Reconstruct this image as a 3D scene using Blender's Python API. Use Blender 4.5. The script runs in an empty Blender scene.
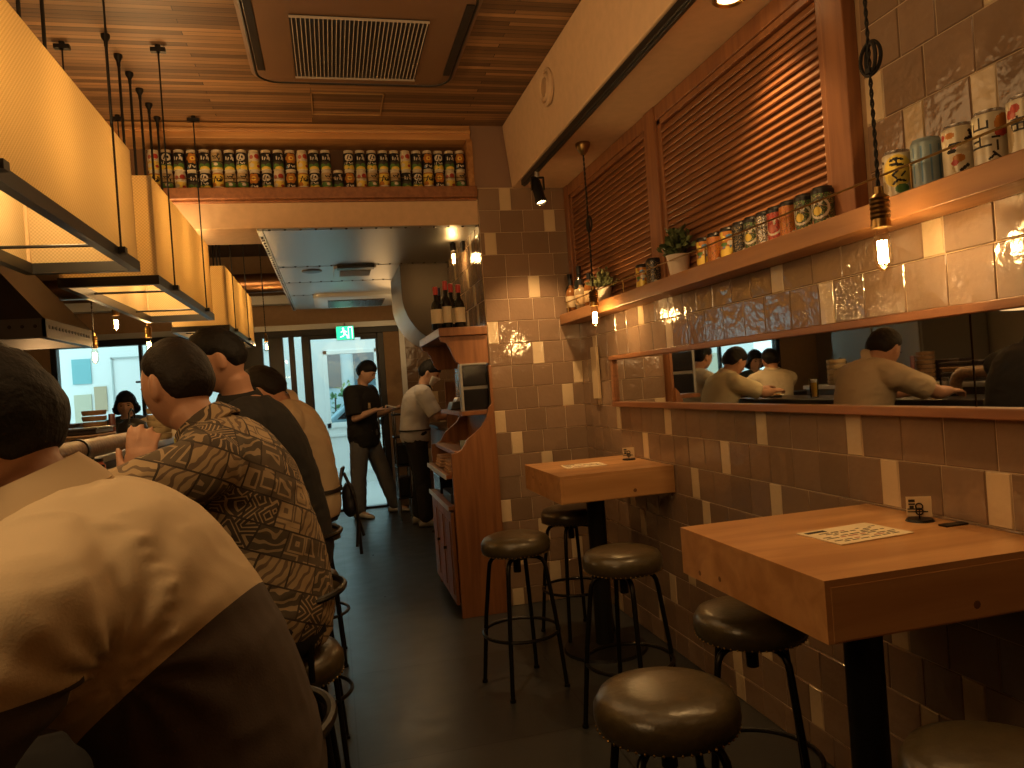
import bpy, bmesh, math, random
from mathutils import Vector, Matrix, noise as mnoise
random.seed(7)
C = bpy.context.scene.collection
PI = math.pi
def V(*a): return Vector(a)
def lerp(a, b, t): return a + (b - a) * t

# ---------------------------------------------------------------- materials
def srgb(r, g, b):
    f = lambda c: (c/255/12.92) if c/255 <= .04045 else ((c/255+.055)/1.055)**2.4
    return (f(r), f(g), f(b), 1)
def newmat(name):
    m = bpy.data.materials.new(name); m.use_nodes = True
    nt = m.node_tree; b = nt.nodes['Principled BSDF']
    return m, nt, b
def mat(name, col, rough=.5, metal=0., bump=0., bscale=40., spec=.5, var=0., coat=0.):
    m, nt, b = newmat(name)
    c = (*col[:3], 1)
    b.inputs['Base Color'].default_value = c
    b.inputs['Roughness'].default_value = rough
    b.inputs['Metallic'].default_value = metal
    b.inputs['Specular IOR Level'].default_value = spec
    b.inputs['Coat Weight'].default_value = coat
    if bump or var:
        tc = nt.nodes.new('ShaderNodeTexCoord')
        n = nt.nodes.new('ShaderNodeTexNoise'); n.inputs['Scale'].default_value = bscale
        n.inputs['Detail'].default_value = 4
        nt.links.new(tc.outputs['Object'], n.inputs['Vector'])
        if bump:
            bp = nt.nodes.new('ShaderNodeBump'); bp.inputs['Strength'].default_value = bump
            bp.inputs['Distance'].default_value = .01
            nt.links.new(n.outputs['Fac'], bp.inputs['Height']); nt.links.new(bp.outputs[0], b.inputs['Normal'])
        if var:
            r = nt.nodes.new('ShaderNodeValToRGB')
            r.color_ramp.elements[0].position = .3; r.color_ramp.elements[1].position = .7
            r.color_ramp.elements[0].color = (c[0]*(1-var), c[1]*(1-var), c[2]*(1-var), 1)
            r.color_ramp.elements[1].color = (min(1, c[0]*(1+var)), min(1, c[1]*(1+var)), min(1, c[2]*(1+var)), 1)
            nt.links.new(n.outputs['Fac'], r.inputs[0]); nt.links.new(r.outputs[0], b.inputs['Base Color'])
    return m
def wood(name, c0, c1, axis=0, scale=9., rough=.42, stretch=14., coat=0.):
    m, nt, b = newmat(name)
    tc = nt.nodes.new('ShaderNodeTexCoord'); mp = nt.nodes.new('ShaderNodeMapping')
    s = [stretch]*3; s[axis] = 1.
    mp.inputs['Scale'].default_value = s
    n = nt.nodes.new('ShaderNodeTexNoise'); n.inputs['Scale'].default_value = scale/3
    n.inputs['Detail'].default_value = 6; n.inputs['Distortion'].default_value = .6
    r = nt.nodes.new('ShaderNodeValToRGB')
    r.color_ramp.elements[0].position = .32; r.color_ramp.elements[1].position = .68
    r.color_ramp.elements[0].color = (*c0[:3], 1); r.color_ramp.elements[1].color = (*c1[:3], 1)
    bp = nt.nodes.new('ShaderNodeBump'); bp.inputs['Strength'].default_value = .15; bp.inputs['Distance'].default_value = .004
    L = nt.links.new
    L(tc.outputs['Object'], mp.inputs[0]); L(mp.outputs[0], n.inputs['Vector']); L(n.outputs['Fac'], r.inputs[0])
    L(r.outputs[0], b.inputs['Base Color']); L(n.outputs['Fac'], bp.inputs['Height']); L(bp.outputs[0], b.inputs['Normal'])
    b.inputs['Roughness'].default_value = rough; b.inputs['Coat Weight'].default_value = coat
    b.inputs['Coat Roughness'].default_value = .2
    return m
def emit(name, col, st):
    m, nt, b = newmat(name)
    b.inputs['Base Color'].default_value = (0, 0, 0, 1)
    b.inputs['Emission Color'].default_value = (*col[:3], 1); b.inputs['Emission Strength'].default_value = st
    return m
def glass(name, tint=(1, 1, 1), rough=.0, refl=1.):
    m = bpy.data.materials.new(name); m.use_nodes = True; nt = m.node_tree; nt.nodes.clear()
    o = nt.nodes.new('ShaderNodeOutputMaterial'); mx = nt.nodes.new('ShaderNodeMixShader')
    t = nt.nodes.new('ShaderNodeBsdfTransparent'); g = nt.nodes.new('ShaderNodeBsdfGlossy')
    f = nt.nodes.new('ShaderNodeFresnel'); f.inputs['IOR'].default_value = 1.45
    t.inputs[0].default_value = (*tint, 1); g.inputs['Roughness'].default_value = rough
    ml = nt.nodes.new('ShaderNodeMath'); ml.operation = 'MULTIPLY'; ml.inputs[1].default_value = refl
    L = nt.links.new
    L(f.outputs[0], ml.inputs[0]); L(ml.outputs[0], mx.inputs[0]); L(t.outputs[0], mx.inputs[1]); L(g.outputs[0], mx.inputs[2]); L(mx.outputs[0], o.inputs[0])
    return m

# ---------------------------------------------------------------- mesh builder
class MB:
    def __init__(s): s.bm = bmesh.new()
    def _f(s, vs, mi=0):
        try:
            f = s.bm.faces.new(vs); f.material_index = mi; return f
        except ValueError: return None
    def box(s, lo, hi, mi=0, M=None):
        x0, y0, z0 = lo; x1, y1, z1 = hi
        p = [V(x, y, z) for z in (z0, z1) for y in (y0, y1) for x in (x0, x1)]
        if M is not None: p = [M @ q for q in p]
        v = [s.bm.verts.new(q) for q in p]
        for idx in ((0, 2, 3, 1), (4, 5, 7, 6), (0, 1, 5, 4), (2, 6, 7, 3), (0, 4, 6, 2), (1, 3, 7, 5)):
            s._f([v[i] for i in idx], mi)
        return s
    def cbox(s, c, size, mi=0, rot=None):
        M = Matrix.Translation(V(*c))
        if rot is not None: M = M @ rot.to_4x4()
        h = [q/2 for q in size]
        return s.box((-h[0], -h[1], -h[2]), h, mi, M)
    def ring(s, c, r, a, b, n): return [s.bm.verts.new(c + a*(math.cos(2*PI*i/n)*r) + b*(math.sin(2*PI*i/n)*r)) for i in range(n)]
    def skin(s, r0, r1, mi=0):
        n = len(r0)
        for i in range(n): s._f([r0[i], r0[(i+1) % n], r1[(i+1) % n], r1[i]], mi)
    def tube(s, pts, r, n=8, mi=0, closed=False, caps=True):
        pts = [V(*p) for p in pts]; m = len(pts)
        rr = r if isinstance(r, (list, tuple)) else [r]*m
        rings = []; up = None
        for i, p in enumerate(pts):
            if closed: t = pts[(i+1) % m] - pts[(i-1) % m]
            else: t = pts[min(i+1, m-1)] - pts[max(i-1, 0)]
            t.normalize()
            if up is None:
                up = V(0, 0, 1) if abs(t.z) < .9 else V(1, 0, 0)
            a = (up - t*up.dot(t)).normalized(); b = t.cross(a); up = a
            rings.append(s.ring(p, rr[i], a, b, n))
        for i in range(m-1): s.skin(rings[i], rings[i+1], mi)
        if closed: s.skin(rings[-1], rings[0], mi)
        elif caps: s._f(rings[0][::-1], mi); s._f(rings[-1], mi)
        return s
    def cyl(s, p0, p1, r0, r1=None, n=16, mi=0, caps=True):
        return s.tube([p0, p1], [r0, r0 if r1 is None else r1], n, mi, False, caps)
    def lathe(s, prof, c=(0, 0, 0), n=24, mi=0, M=None, mis=None):
        c = V(*c); rings = []
        for (r, z) in prof:
            if r < 1e-6: rings.append([s.bm.verts.new((M @ V(0, 0, z) if M else V(0, 0, z)) + c)])
            else: rings.append([s.bm.verts.new((M @ V(r*math.cos(2*PI*i/n), r*math.sin(2*PI*i/n), z) if M else V(r*math.cos(2*PI*i/n), r*math.sin(2*PI*i/n), z)) + c) for i in range(n)])
        for k in range(len(rings)-1):
            a, b = rings[k], rings[k+1]; q = mis[k] if mis else mi
            if len(a) == 1 and len(b) == 1: continue
            for i in range(n):
                j = (i+1) % n
                if len(a) == 1: s._f([a[0], b[j], b[i]], q)
                elif len(b) == 1: s._f([a[i], a[j], b[0]], q)
                else: s._f([a[i], a[j], b[j], b[i]], q)
        return s
    def prism(s, poly, axis, a0, a1, mi=0):
        # poly: 2D points in the two remaining axes (ascending axis order)
        def mk(p, a):
            q = list(p); q.insert(axis, a); return s.bm.verts.new(V(*q))
        A = [mk(p, a0) for p in poly]; B = [mk(p, a1) for p in poly]
        s._f(A, mi); s._f(B[::-1], mi)
        n = len(poly)
        for i in range(n): s._f([A[i], A[(i+1) % n], B[(i+1) % n], B[i]], mi)
        return s
    def ball(s, c, r, n=12, mi=0, M=None):
        rx, ry, rz = (r, r, r) if not isinstance(r, (tuple, list)) else r
        k = max(6, n//2 + 2); prof = [(math.sin(PI*i/k), -math.cos(PI*i/k)) for i in range(k+1)]
        prof[0] = (0, -1); prof[-1] = (0, 1)
        S = Matrix.Diagonal((rx, ry, rz)).to_3x3()
        if M is not None: S = M.to_3x3() @ S
        return s.lathe(prof, c, n, mi, S)
    def loft(s, rings, mi=0):
        R = [[s.bm.verts.new(p) for p in r] for r in rings]
        for i in range(len(R)-1): s.skin(R[i], R[i+1], mi)
        s._f(R[0][::-1], mi); s._f(R[-1], mi)
        return s
    def merge(s, other):
        off = {}
        for v in other.bm.verts: off[v] = s.bm.verts.new(v.co)
        for f in other.bm.faces: s._f([off[v] for v in f.verts], f.material_index)
        return s
    def build(s, name, mats, parent=None, smooth=40, bevel=0, loc=None, seg=2, norm=True):
        bm = s.bm
        if norm: bmesh.ops.recalc_face_normals(bm, faces=bm.faces)
        org = V(0, 0, 0)
        if loc is not None: org = V(*loc)
        elif parent is not None: org = wloc(parent)
        if org.length: bmesh.ops.translate(bm, verts=bm.verts, vec=-org)
        me = bpy.data.meshes.new(name); bm.to_mesh(me); bm.free()
        if not isinstance(mats, (list, tuple)): mats = [mats]
        for m in mats: me.materials.append(m)
        if smooth:
            me.polygons.foreach_set('use_smooth', [True]*len(me.polygons))
            if smooth < 180: me.set_sharp_from_angle(angle=math.radians(smooth))
        o = bpy.data.objects.new(name, me); C.objects.link(o)
        if loc is not None: o.location = org
        if parent is not None: o.parent = parent
        if bevel:
            b = o.modifiers.new('bevel', 'BEVEL'); b.width = bevel; b.segments = seg; b.limit_method = 'ANGLE'; b.angle_limit = math.radians(50)
        return o
def wloc(o):
    p = V(0, 0, 0)
    while o is not None: p += o.location; o = o.parent
    return p
def tag(o, label=None, cat=None, group=None, kind=None):
    if label: o['label'] = label
    if cat: o['category'] = cat
    if group: o['group'] = group
    if kind: o['kind'] = kind
    return o
def thing(name, label, cat, loc=(0, 0, 0), group=None):
    o = bpy.data.objects.new(name, None); C.objects.link(o); o.location = loc
    o.empty_display_size = .05
    return tag(o, label, cat, group)
def struct(o): o['kind'] = 'structure'; return o
def copy_tree(o, parent=None):
    c = o.copy(); C.objects.link(c); c.parent = parent
    for ch in list(o.children): copy_tree(ch, c)
    return c
def dup(o, loc, label, rz=0., group=None):
    c = copy_tree(o); c.location = loc; c.rotation_euler = (0, 0, rz); c['label'] = label
    if group: c['group'] = group
    return c
def point(name, loc, power, col, r=.03):
    l = bpy.data.lights.new(name, 'POINT'); l.energy = power; l.color = col; l.shadow_soft_size = r
    o = bpy.data.objects.new(name, l); C.objects.link(o); o.location = loc; return o
def spot(name, loc, target, power, col, angle=70, blend=.6, r=.03):
    l = bpy.data.lights.new(name, 'SPOT'); l.energy = power; l.color = col; l.spot_size = math.radians(angle); l.spot_blend = blend; l.shadow_soft_size = r
    o = bpy.data.objects.new(name, l); C.objects.link(o); o.location = loc
    d = V(*target) - V(*loc); o.rotation_euler = d.to_track_quat('-Z', 'Y').to_euler(); return o

# ---------------------------------------------------------------- palette
WARM = (1., .60, .25)
M = {}
M['black'] = mat('black_metal', (.012, .011, .011), .4, .3)
M['iron'] = mat('dark_iron', (.02, .018, .016), .35, .7)
M['chrome'] = mat('chrome', (.5, .48, .45), .2, 1.)
M['steel'] = mat('brushed_steel', (.46, .44, .41), .40, 1., .05, 60)
M['darksteel'] = mat('dark_steel', (.10, .09, .085), .4, .9, .05, 30)
M['brass'] = mat('aged_brass', (.35, .22, .08), .3, 1.)
M['cream'] = mat('cream_plaster', (.62, .43, .26), .75, 0, .08, 25, var=.05)
M['beige'] = mat('beige_plaster', (.42, .27, .15), .8, 0, .06, 20, var=.06)
M['grout'] = mat('tan_grout', (.56, .42, .28), .85)
M['ochre'] = wood('ochre_wood', (.30, .13, .045), (.50, .25, .09), 1, 6)
M['shelfwood'] = wood('shelf_wood', (.27, .115, .04), (.40, .19, .07), 1, 6)
M['redwood'] = wood('red_wood', (.22, .088, .038), (.34, .145, .06), 1, 7)
M['redwoodv'] = wood('red_wood_upright', (.22, .088, .038), (.34, .145, .06), 2, 7)
M['tablewood'] = wood('table_pine', (.42, .20, .07), (.60, .32, .13), 0, 5, rough=.33, stretch=9, coat=.25)
M['cabwood'] = wood('cabinet_wood', (.19, .072, .026), (.31, .13, .048), 2, 6)
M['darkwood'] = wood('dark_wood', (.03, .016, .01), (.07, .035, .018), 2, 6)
M['leather'] = mat('brown_leather', (.058, .044, .021), .30, 0, .12, 55, spec=.6, var=.15)
M['cord'] = mat('black_cord', (.01, .009, .008), .7)
M['white'] = mat('white_paint', (.78, .78, .76), .5)
M['paper'] = mat('paper', (.72, .60, .40), .6)
M['ink'] = mat('ink', (.02, .015, .012), .6)
M['screen'] = mat('dark_screen', (.012, .012, .014), .12)
M['ceramic'] = mat('ceramic', (.75, .72, .66), .2)
M['terracotta'] = mat('white_pot', (.74, .62, .50), .5)
M['soil'] = mat('soil', (.03, .02, .012), .9, 0, .5, 80)
M['leaf'] = mat('leaf_green', (.09, .12, .045), .5, var=.4, bscale=30)
M['leafpale'] = mat('leaf_pale_green', (.20, .22, .10), .5, var=.4, bscale=30)
M['glass'] = glass('clear_glass')
M['bulb'] = glass('bulb_glass', (1, .95, .85), 0, .35)
M['fil'] = emit('glowing_filament', (1., .66, .26), 90)
M['lampface'] = emit('lamp_face', (1., .62, .25), 12)
M['pane'] = glass('window_glass', (.93, .98, .98))
# ================================================================ THE ROOM
ZC = 2.87
def plank_ceiling():
    m, nt, b = newmat('ceiling_planks'); L = nt.links.new
    tc = nt.nodes.new('ShaderNodeTexCoord')
    br = nt.nodes.new('ShaderNodeTexBrick')
    br.inputs['Scale'].default_value = 1.; br.inputs['Brick Width'].default_value = 1.35; br.inputs['Row Height'].default_value = .034
    br.inputs['Mortar Size'].default_value = .0016; br.inputs['Bias'].default_value = -.1; br.offset = .37; br.offset_frequency = 3
    br.inputs['Color1'].default_value = (.13, .066, .03, 1); br.inputs['Color2'].default_value = (.42, .225, .095, 1)
    br.inputs['Mortar'].default_value = (.02, .008, .004, 1)
    mp = nt.nodes.new('ShaderNodeMapping'); mp.inputs['Scale'].default_value = (1.6, 60, 1)
    n = nt.nodes.new('ShaderNodeTexNoise'); n.inputs['Scale'].default_value = 2.2; n.inputs['Detail'].default_value = 6
    mx = nt.nodes.new('ShaderNodeMixRGB'); mx.blend_type = 'MULTIPLY'; mx.inputs[0].default_value = .75
    r = nt.nodes.new('ShaderNodeValToRGB'); r.color_ramp.elements[0].position = .25; r.color_ramp.elements[1].position = .7
    r.color_ramp.elements[0].color = (.45, .45, .45, 1)
    L(tc.outputs['Object'], br.inputs['Vector']); L(tc.outputs['Object'], mp.inputs[0]); L(mp.outputs[0], n.inputs['Vector'])
    L(n.outputs['Fac'], r.inputs[0]); L(br.outputs['Color'], mx.inputs[1]); L(r.outputs[0], mx.inputs[2]); L(mx.outputs[0], b.inputs['Base Color'])
    bp = nt.nodes.new('ShaderNodeBump'); bp.inputs['Strength'].default_value = .5; bp.inputs['Distance'].default_value = .004; bp.invert = True
    L(br.outputs['Fac'], bp.inputs['Height']); L(bp.outputs[0], b.inputs['Normal'])
    b.inputs['Roughness'].default_value = .5
    return m
def floor_mat():
    m, nt, b = newmat('charcoal_floor'); L = nt.links.new
    tc = nt.nodes.new('ShaderNodeTexCoord')
    br = nt.nodes.new('ShaderNodeTexBrick'); br.inputs['Scale'].default_value = 1; br.inputs['Brick Width'].default_value = .9; br.inputs['Row Height'].default_value = .9
    br.inputs['Mortar Size'].default_value = .003; br.offset = 0
    br.inputs['Color1'].default_value = (.032, .035, .036, 1); br.inputs['Color2'].default_value = (.042, .045, .046, 1); br.inputs['Mortar'].default_value = (.015, .015, .015, 1)
    n = nt.nodes.new('ShaderNodeTexNoise'); n.inputs['Scale'].default_value = 7; n.inputs['Detail'].default_value = 5
    r = nt.nodes.new('ShaderNodeMapRange'); r.inputs[3].default_value = .22; r.inputs[4].default_value = .42
    L(tc.outputs['Object'], br.inputs['Vector']); L(tc.outputs['Object'], n.inputs['Vector'])
    L(br.outputs['Color'], b.inputs['Base Color']); L(n.outputs['Fac'], r.inputs[0]); L(r.outputs[0], b.inputs['Roughness'])
    bp = nt.nodes.new('ShaderNodeBump'); bp.inputs['Strength'].default_value = .12; bp.inputs['Distance'].default_value = .01
    L(n.outputs['Fac'], bp.inputs['Height']); L(bp.outputs[0], b.inputs['Normal'])
    return m
def tile_mat(name, c0, c1, rough=.095):
    m, nt, b = newmat(name); L = nt.links.new
    at = nt.nodes.new('ShaderNodeAttribute'); at.attribute_name = 'tilevar'
    r = nt.nodes.new('ShaderNodeValToRGB')
    r.color_ramp.elements[0].color = (*c0, 1); r.color_ramp.elements[1].color = (*c1, 1)
    tc = nt.nodes.new('ShaderNodeTexCoord')
    n = nt.nodes.new('ShaderNodeTexNoise'); n.inputs['Scale'].default_value = 9; n.inputs['Detail'].default_value = 3; n.inputs['Roughness'].default_value = .55
    n2 = nt.nodes.new('ShaderNodeTexNoise'); n2.inputs['Scale'].default_value = 60; n2.inputs['Detail'].default_value = 3
    ad = nt.nodes.new('ShaderNodeMath'); ad.operation = 'MULTIPLY_ADD'; ad.inputs[1].default_value = .12
    bp = nt.nodes.new('ShaderNodeBump'); bp.inputs['Strength'].default_value = .22; bp.inputs['Distance'].default_value = .03
    mx = nt.nodes.new('ShaderNodeMath'); mx.operation = 'MULTIPLY_ADD'; mx.inputs[1].default_value = .5; mx.inputs[2].default_value = -.25
    sm = nt.nodes.new('ShaderNodeMath'); sm.operation = 'ADD'; sm.use_clamp = True
    L(tc.outputs['Object'], n.inputs['Vector']); L(tc.outputs['Object'], n2.inputs['Vector'])
    L(n2.outputs['Fac'], ad.inputs[0]); L(n.outputs['Fac'], ad.inputs[2]); L(ad.outputs[0], bp.inputs['Height']); L(bp.outputs[0], b.inputs['Normal'])
    L(n.outputs['Fac'], mx.inputs[0]); L(at.outputs['Fac'], sm.inputs[0]); L(mx.outputs[0], sm.inputs[1]); L(sm.outputs[0], r.inputs[0]); L(r.outputs[0], b.inputs['Base Color'])
    b.inputs['Roughness'].default_value = rough
    b.inputs['Specular IOR Level'].default_value = 1.
    return m
M['tile'] = tile_mat('glazed_brown_tile', (.225, .147, .094), (.295, .194, .126))
M['accent'] = tile_mat('glazed_cream_tile', (.60, .46, .28), (.72, .56, .36), .2)
M['ceil'] = plank_ceiling(); M['floor'] = floor_mat()

ROW0, RH = 1.033, .133
def tiled(name, axis, face, u0, u1, z0, z1, out, accents, seed=1, th=.0035, tw=.14, aw=.068, depth=.12):
    """a wall slab with hand-glazed tiles on its face; axis: normal axis (0 = X, 1 = Y); out: +-1 outward direction."""
    rnd = random.Random(seed); bm = bmesh.new(); lay = bm.loops.layers.float_color.new('tilevar')
    def P(u, z, d):
        return V(face + out*d, u, z) if axis == 0 else V(u, face + out*d, z)
    def quad(vs, mi, val):
        f = bm.faces.new(vs); f.material_index = mi
        for l in f.loops: l[lay] = (val, val, val, 1)
    # slab
    lo, hi = P(u0, z0, -depth), P(u1, z1, 0)
    a = [min(lo[i], hi[i]) for i in range(3)]; c = [max(lo[i], hi[i]) for i in range(3)]
    vs = [bm.verts.new((x, y, z)) for z in (a[2], c[2]) for y in (a[1], c[1]) for x in (a[0], c[0])]
    for idx in ((0, 2, 3, 1), (4, 5, 7, 6), (0, 1, 5, 4), (2, 6, 7, 3), (0, 4, 6, 2), (1, 3, 7, 5)): quad([vs[i] for i in idx], 2, .5)
    k0 = math.floor((z0-ROW0)/RH); k1 = math.ceil((z1-ROW0)/RH)
    g = .0013
    for k in range(k0, k1):
        za, zb = max(z0, ROW0+k*RH), min(z1, ROW0+(k+1)*RH)
        if zb-za < .02: continue
        acc = [x for x in accents.get(k, [])]
        if k not in accents:
            x = u0 + rnd.uniform(.15, .5)
            while x < u1-.1: acc.append(x); x += rnd.choice((.35, .49, .63, .63, .77))
        acc = sorted(x for x in acc if u0-.01 <= x <= u1-.03)
        segs = []; cur = u0
        def fill(a, b):
            if b-a < .02: return
            n = max(1, round((b-a)/tw)); w = (b-a)/n
            cuts = [a] + [a+w*i+rnd.uniform(-.008, .008) for i in range(1, n)] + [b]
            for i in range(n): segs.append((cuts[i], cuts[i+1], 0))
        for x in acc:
            if x < cur-.001: x = cur
            fill(cur, x); e = min(u1, x+aw); segs.append((x, e, 1)); cur = e
        fill(cur, u1)
        for (ua, ub, mi) in segs:
            val = rnd.random(); j = lambda: rnd.uniform(-.0014, .0014)
            ua += g; ub -= g; zA = za+g; zB = zb-g; i_ = .0025
            base = [bm.verts.new(P(u, z, .0005)) for u, z in ((ua, zA), (ub, zA), (ub, zB), (ua, zB))]
            top = [bm.verts.new(P(u, z, th+j())) for u, z in ((ua+i_, zA+i_), (ub-i_, zA+i_), (ub-i_, zB-i_), (ua+i_, zB-i_))]
            quad(top, mi, val)
            for i in range(4): quad([base[i], base[(i+1) % 4], top[(i+1) % 4], top[i]], mi, val)
    bmesh.ops.recalc_face_normals(bm, faces=bm.faces)
    me = bpy.data.meshes.new(name); bm.to_mesh(me); bm.free()
    for m in (M['tile'], M['accent'], M['grout']): me.materials.append(m)
    o = bpy.data.objects.new(name, me); C.objects.link(o); return struct(o)

# floor, ceiling
struct(MB().box((-3.6, -1.4, -.1), (1.7, 9.0, 0)).build('floor', M['floor'], smooth=0))
struct(MB().box((-3.6, -1.4, ZC), (1.7, 4.75, ZC+.1)).build('ceiling', M['ceil'], smooth=0))
struct(MB().box((-3.6, 4.75, 2.95), (1.7, 9.0, 3.05)).build('ceiling_corridor', mat('dark_ceiling', (.06, .035, .02), .6), smooth=0))
# left and rear walls (seen in the mirror)
M['kitchenwall'] = mat('kitchen_panel', (.38, .33, .27), .35, .6, .04, 30)
struct(MB().box((-3.6, -1.4, 0), (-3.4, 9.0, 2.95)).build('wall_left', M['kitchenwall'], smooth=0))
struct(MB().box((-3.4, -1.4, 0), (1.6, -1.3, 2.87)).build('wall_rear', M['beige'], smooth=0))
# right wall: tiles below, between ledge and mirror, and above the shelf at the near end
accR = {0: [3.73, 3.13, 2.36, 1.87, 1.2, .55, -.1], -1: [3.40, 2.63, 1.735, 1.386, .7], -2: [2.90, 2.30, 1.62, .9], -3: [3.62, 2.82, 2.05, 1.3, .5],
        -4: [3.50, 2.75, 1.74, 1.1], -5: [3.0, 2.2, 1.5, .8], -6: [4.1, 3.2, 2.43, 1.65, .9], -7: [3.35, 2.65, 2.15, 1.4, .7], -8: [3.9, 2.64, 1.9, 1.1],
        3: [4.02, 3.05, 1.95, .9], 4: [3.35, 2.2, 1.525, .75]}
tiled('wall_right', 0, 1.5, -1.3, 4.31, 0, 1.163, -1, accR, 3)
tiled('wall_right_upper', 0, 1.5, -1.3, 4.31, 1.163, 1.66, -1, {**accR, 1: [4.01], 2: [4.01]}, 5)
tiled('wall_right_top', 0, 1.5, -1.3, 1.76, 1.66, 2.55, -1, {7: [1.69, .9, .2], 6: [1.56, 1.35, .6], 5: [1.2, .5], 8: [1.3, .4]}, 8)
struct(MB().box((1.5, 1.76, 1.66), (1.62, 4.31, 2.55)).build('wall_right_backing', M['beige'], smooth=0))
# pillar at the end of the dining side
accP = {10: [1.053], 9: [1.322], 8: [.945], 6: [1.195], 4: [.92], 3: [1.192], 2: [1.44], 0: [.925], 1: [1.36], -2: [1.20], -1: [1.02], -4: [.918], -3: [1.33], -5: [1.15], -6: [.98, 1.35], -7: [1.2], -8: [.96], 5: [], 7: [], 11: []}
pl = tiled('wall_pillar_front', 1, 4.31, .92, 1.5, 0, 2.5, -1, accP, 11, depth=.10)
tiled('wall_pillar_side', 0, .92, 4.32, 5.6, 0, 2.30, -1, {}, 13, depth=.5)
struct(MB().box((.90, 4.312, 2.5), (1.62, 4.75, 2.87)).build('wall_pillar_top', mat('pillar_top', (.27, .165, .11), .5), smooth=0))
struct(MB().box((1.42, 4.41, 0), (1.62, 9.0, 2.95)).build('wall_right_corridor', M['beige'], smooth=0))
# soffit above the dining side
struct(MB().prism([(1.135, 2.495), (1.62, 2.495), (1.62, 2.87), (1.10, 2.87)], 1, -1.3, 4.31).build('soffit', M['cream'], smooth=0, bevel=.006))
# beam over the passage with its can niche
struct(MB().box((-3.4, 4.32, 2.285), (.92, 4.75, 2.44)).build('lintel', M['cream'], smooth=0, bevel=.004))
struct(MB().box((-3.4, 4.275, 2.44), (.915, 4.75, 2.504)).box((-3.4, 4.30, 2.425), (.915, 4.34, 2.44)).build('trim_1', M['redwood'], smooth=0, bevel=.006))
struct(MB().box((-3.4, 4.30, 2.782), (.90, 4.75, 2.868)).box((-3.4, 4.285, 2.815), (.90, 4.31, 2.835)).build('trim_2', wood('niche_trim', (.46, .22, .08), (.64, .35, .13), 0, 5), smooth=0, bevel=.004))
struct(MB().box((-3.4, 4.5, 2.504), (.90, 4.75, 2.782)).build('niche_back', mat('niche_board', (.20, .105, .05), .6), smooth=0))
struct(MB().box((.872, 4.29, 2.504), (.905, 4.5, 2.782)).build('trim_8', M['ochre'], smooth=0))
# wooden posts and rails that frame the louvres
posts = MB().box((1.455, 1.775, 1.715), (1.5, 1.87, 2.494)).box((1.455, 3.0, 1.715), (1.5, 3.11, 2.494)).box((1.455, 4.24, 1.715), (1.5, 4.305, 2.494))
posts.box((1.46, 1.87, 2.43), (1.5, 3.0, 2.494)).box((1.46, 3.11, 2.43), (1.5, 4.24, 2.494))
struct(posts.build('trim_3', M['redwoodv'], smooth=0, bevel=.004))
def louvre(y0, y1, label):
    t = thing('louvre_panel', label, 'louvre panel', (1.5, (y0+y1)/2, 1.715), 'louvre panels above the shelf')
    f = MB()
    for a, b in ((y0, y0+.035), (y1-.035, y1)): f.box((1.468, a, 1.715), (1.498, b, 2.43))
    f.box((1.468, y0, 1.715), (1.498, y1, 1.74)); f.box((1.468, y0, 2.405), (1.498, y1, 2.43))
    f.build('frame', M['redwoodv'], t, smooth=0, bevel=.003)
    s = MB(); z = 1.752
    while z < 2.40:
        s.cbox((1.481, (y0+y1)/2, z), (.040, y1-y0-.07, .009), 0, Matrix.Rotation(math.radians(-60), 3, 'Y')); z += .0275
    s.build('slats', M['redwood'], t, smooth=0, bevel=.003)
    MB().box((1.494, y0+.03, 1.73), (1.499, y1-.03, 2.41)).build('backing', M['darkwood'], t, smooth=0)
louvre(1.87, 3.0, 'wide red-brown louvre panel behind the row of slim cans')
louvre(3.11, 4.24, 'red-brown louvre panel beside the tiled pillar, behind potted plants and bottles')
# far wall with window and door
FY = 8.7
struct(MB().box((-3.4, FY, 2.16), (1.5, FY+.15, 2.95)).box((-3.4, FY, 0), (-2.85, FY+.15, 2.16)).box((-2.85, FY, 0), (-1.12, FY+.15, .78)).build('wall_far', M['beige'], smooth=0))
tiled('wall_far_tiled', 1, FY, .86, 1.45, 0, 2.16, -1, {}, 21, depth=.14)
M['dframe'] = mat('black_door_frame', (.016, .015, .015), .4)
M['alu'] = mat('pale_aluminium', (.62, .64, .64), .4, .5)
struct(MB().box((-3.0, FY-.03, 2.10), (.86, FY+.1, 2.16)).box((.80, FY-.03, 0), (.86, FY+.1, 2.10)).build('trim_4', M['alu'], smooth=0))
w = MB()
w.box((-2.85, FY, 2.03), (-1.12, FY+.1, 2.10)).box((-2.85, FY, .78), (-1.12, FY+.1, .84)).box((-2.85, FY, .84), (-2.79, FY+.1, 2.03)).box((-1.19, FY, .84), (-1.12, FY+.1, 2.03)).box((-2.0, FY+.02, .84), (-1.965, FY+.08, 2.03))
win = struct(w.build('window_1', M['dframe'], smooth=0, bevel=.004))
MB().box((-2.79, FY+.04, .84), (-1.19, FY+.05, 2.03)).build('pane', M['pane'], win, smooth=0)
d = MB()
d.box((-1.12, FY, 2.03), (.80, FY+.1, 2.10)).box((-1.12, FY, 0), (-.98, FY+.1, 2.03))
for a, b in ((-.98, -.72), (-.66, -.50), (-.44, -.38), (-.30, -.22), (.55, .62)): d.box((a, FY, 0), (b, FY+.09, 2.03))
struct(MB().box((.62, FY, 0), (.80, FY+.12, 2.03)).build('wall_far_return', M['beige'], smooth=0))
dr = struct(d.build('door_1', M['dframe'], smooth=0, bevel=.004))
g = MB()
for a, b in ((-.72, -.66), (-.50, -.44), (-.38, -.30)): g.box((a, FY+.04, .05), (b, FY+.05, 2.03))
g.build('side_light', M['pane'], dr, smooth=0)
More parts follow.
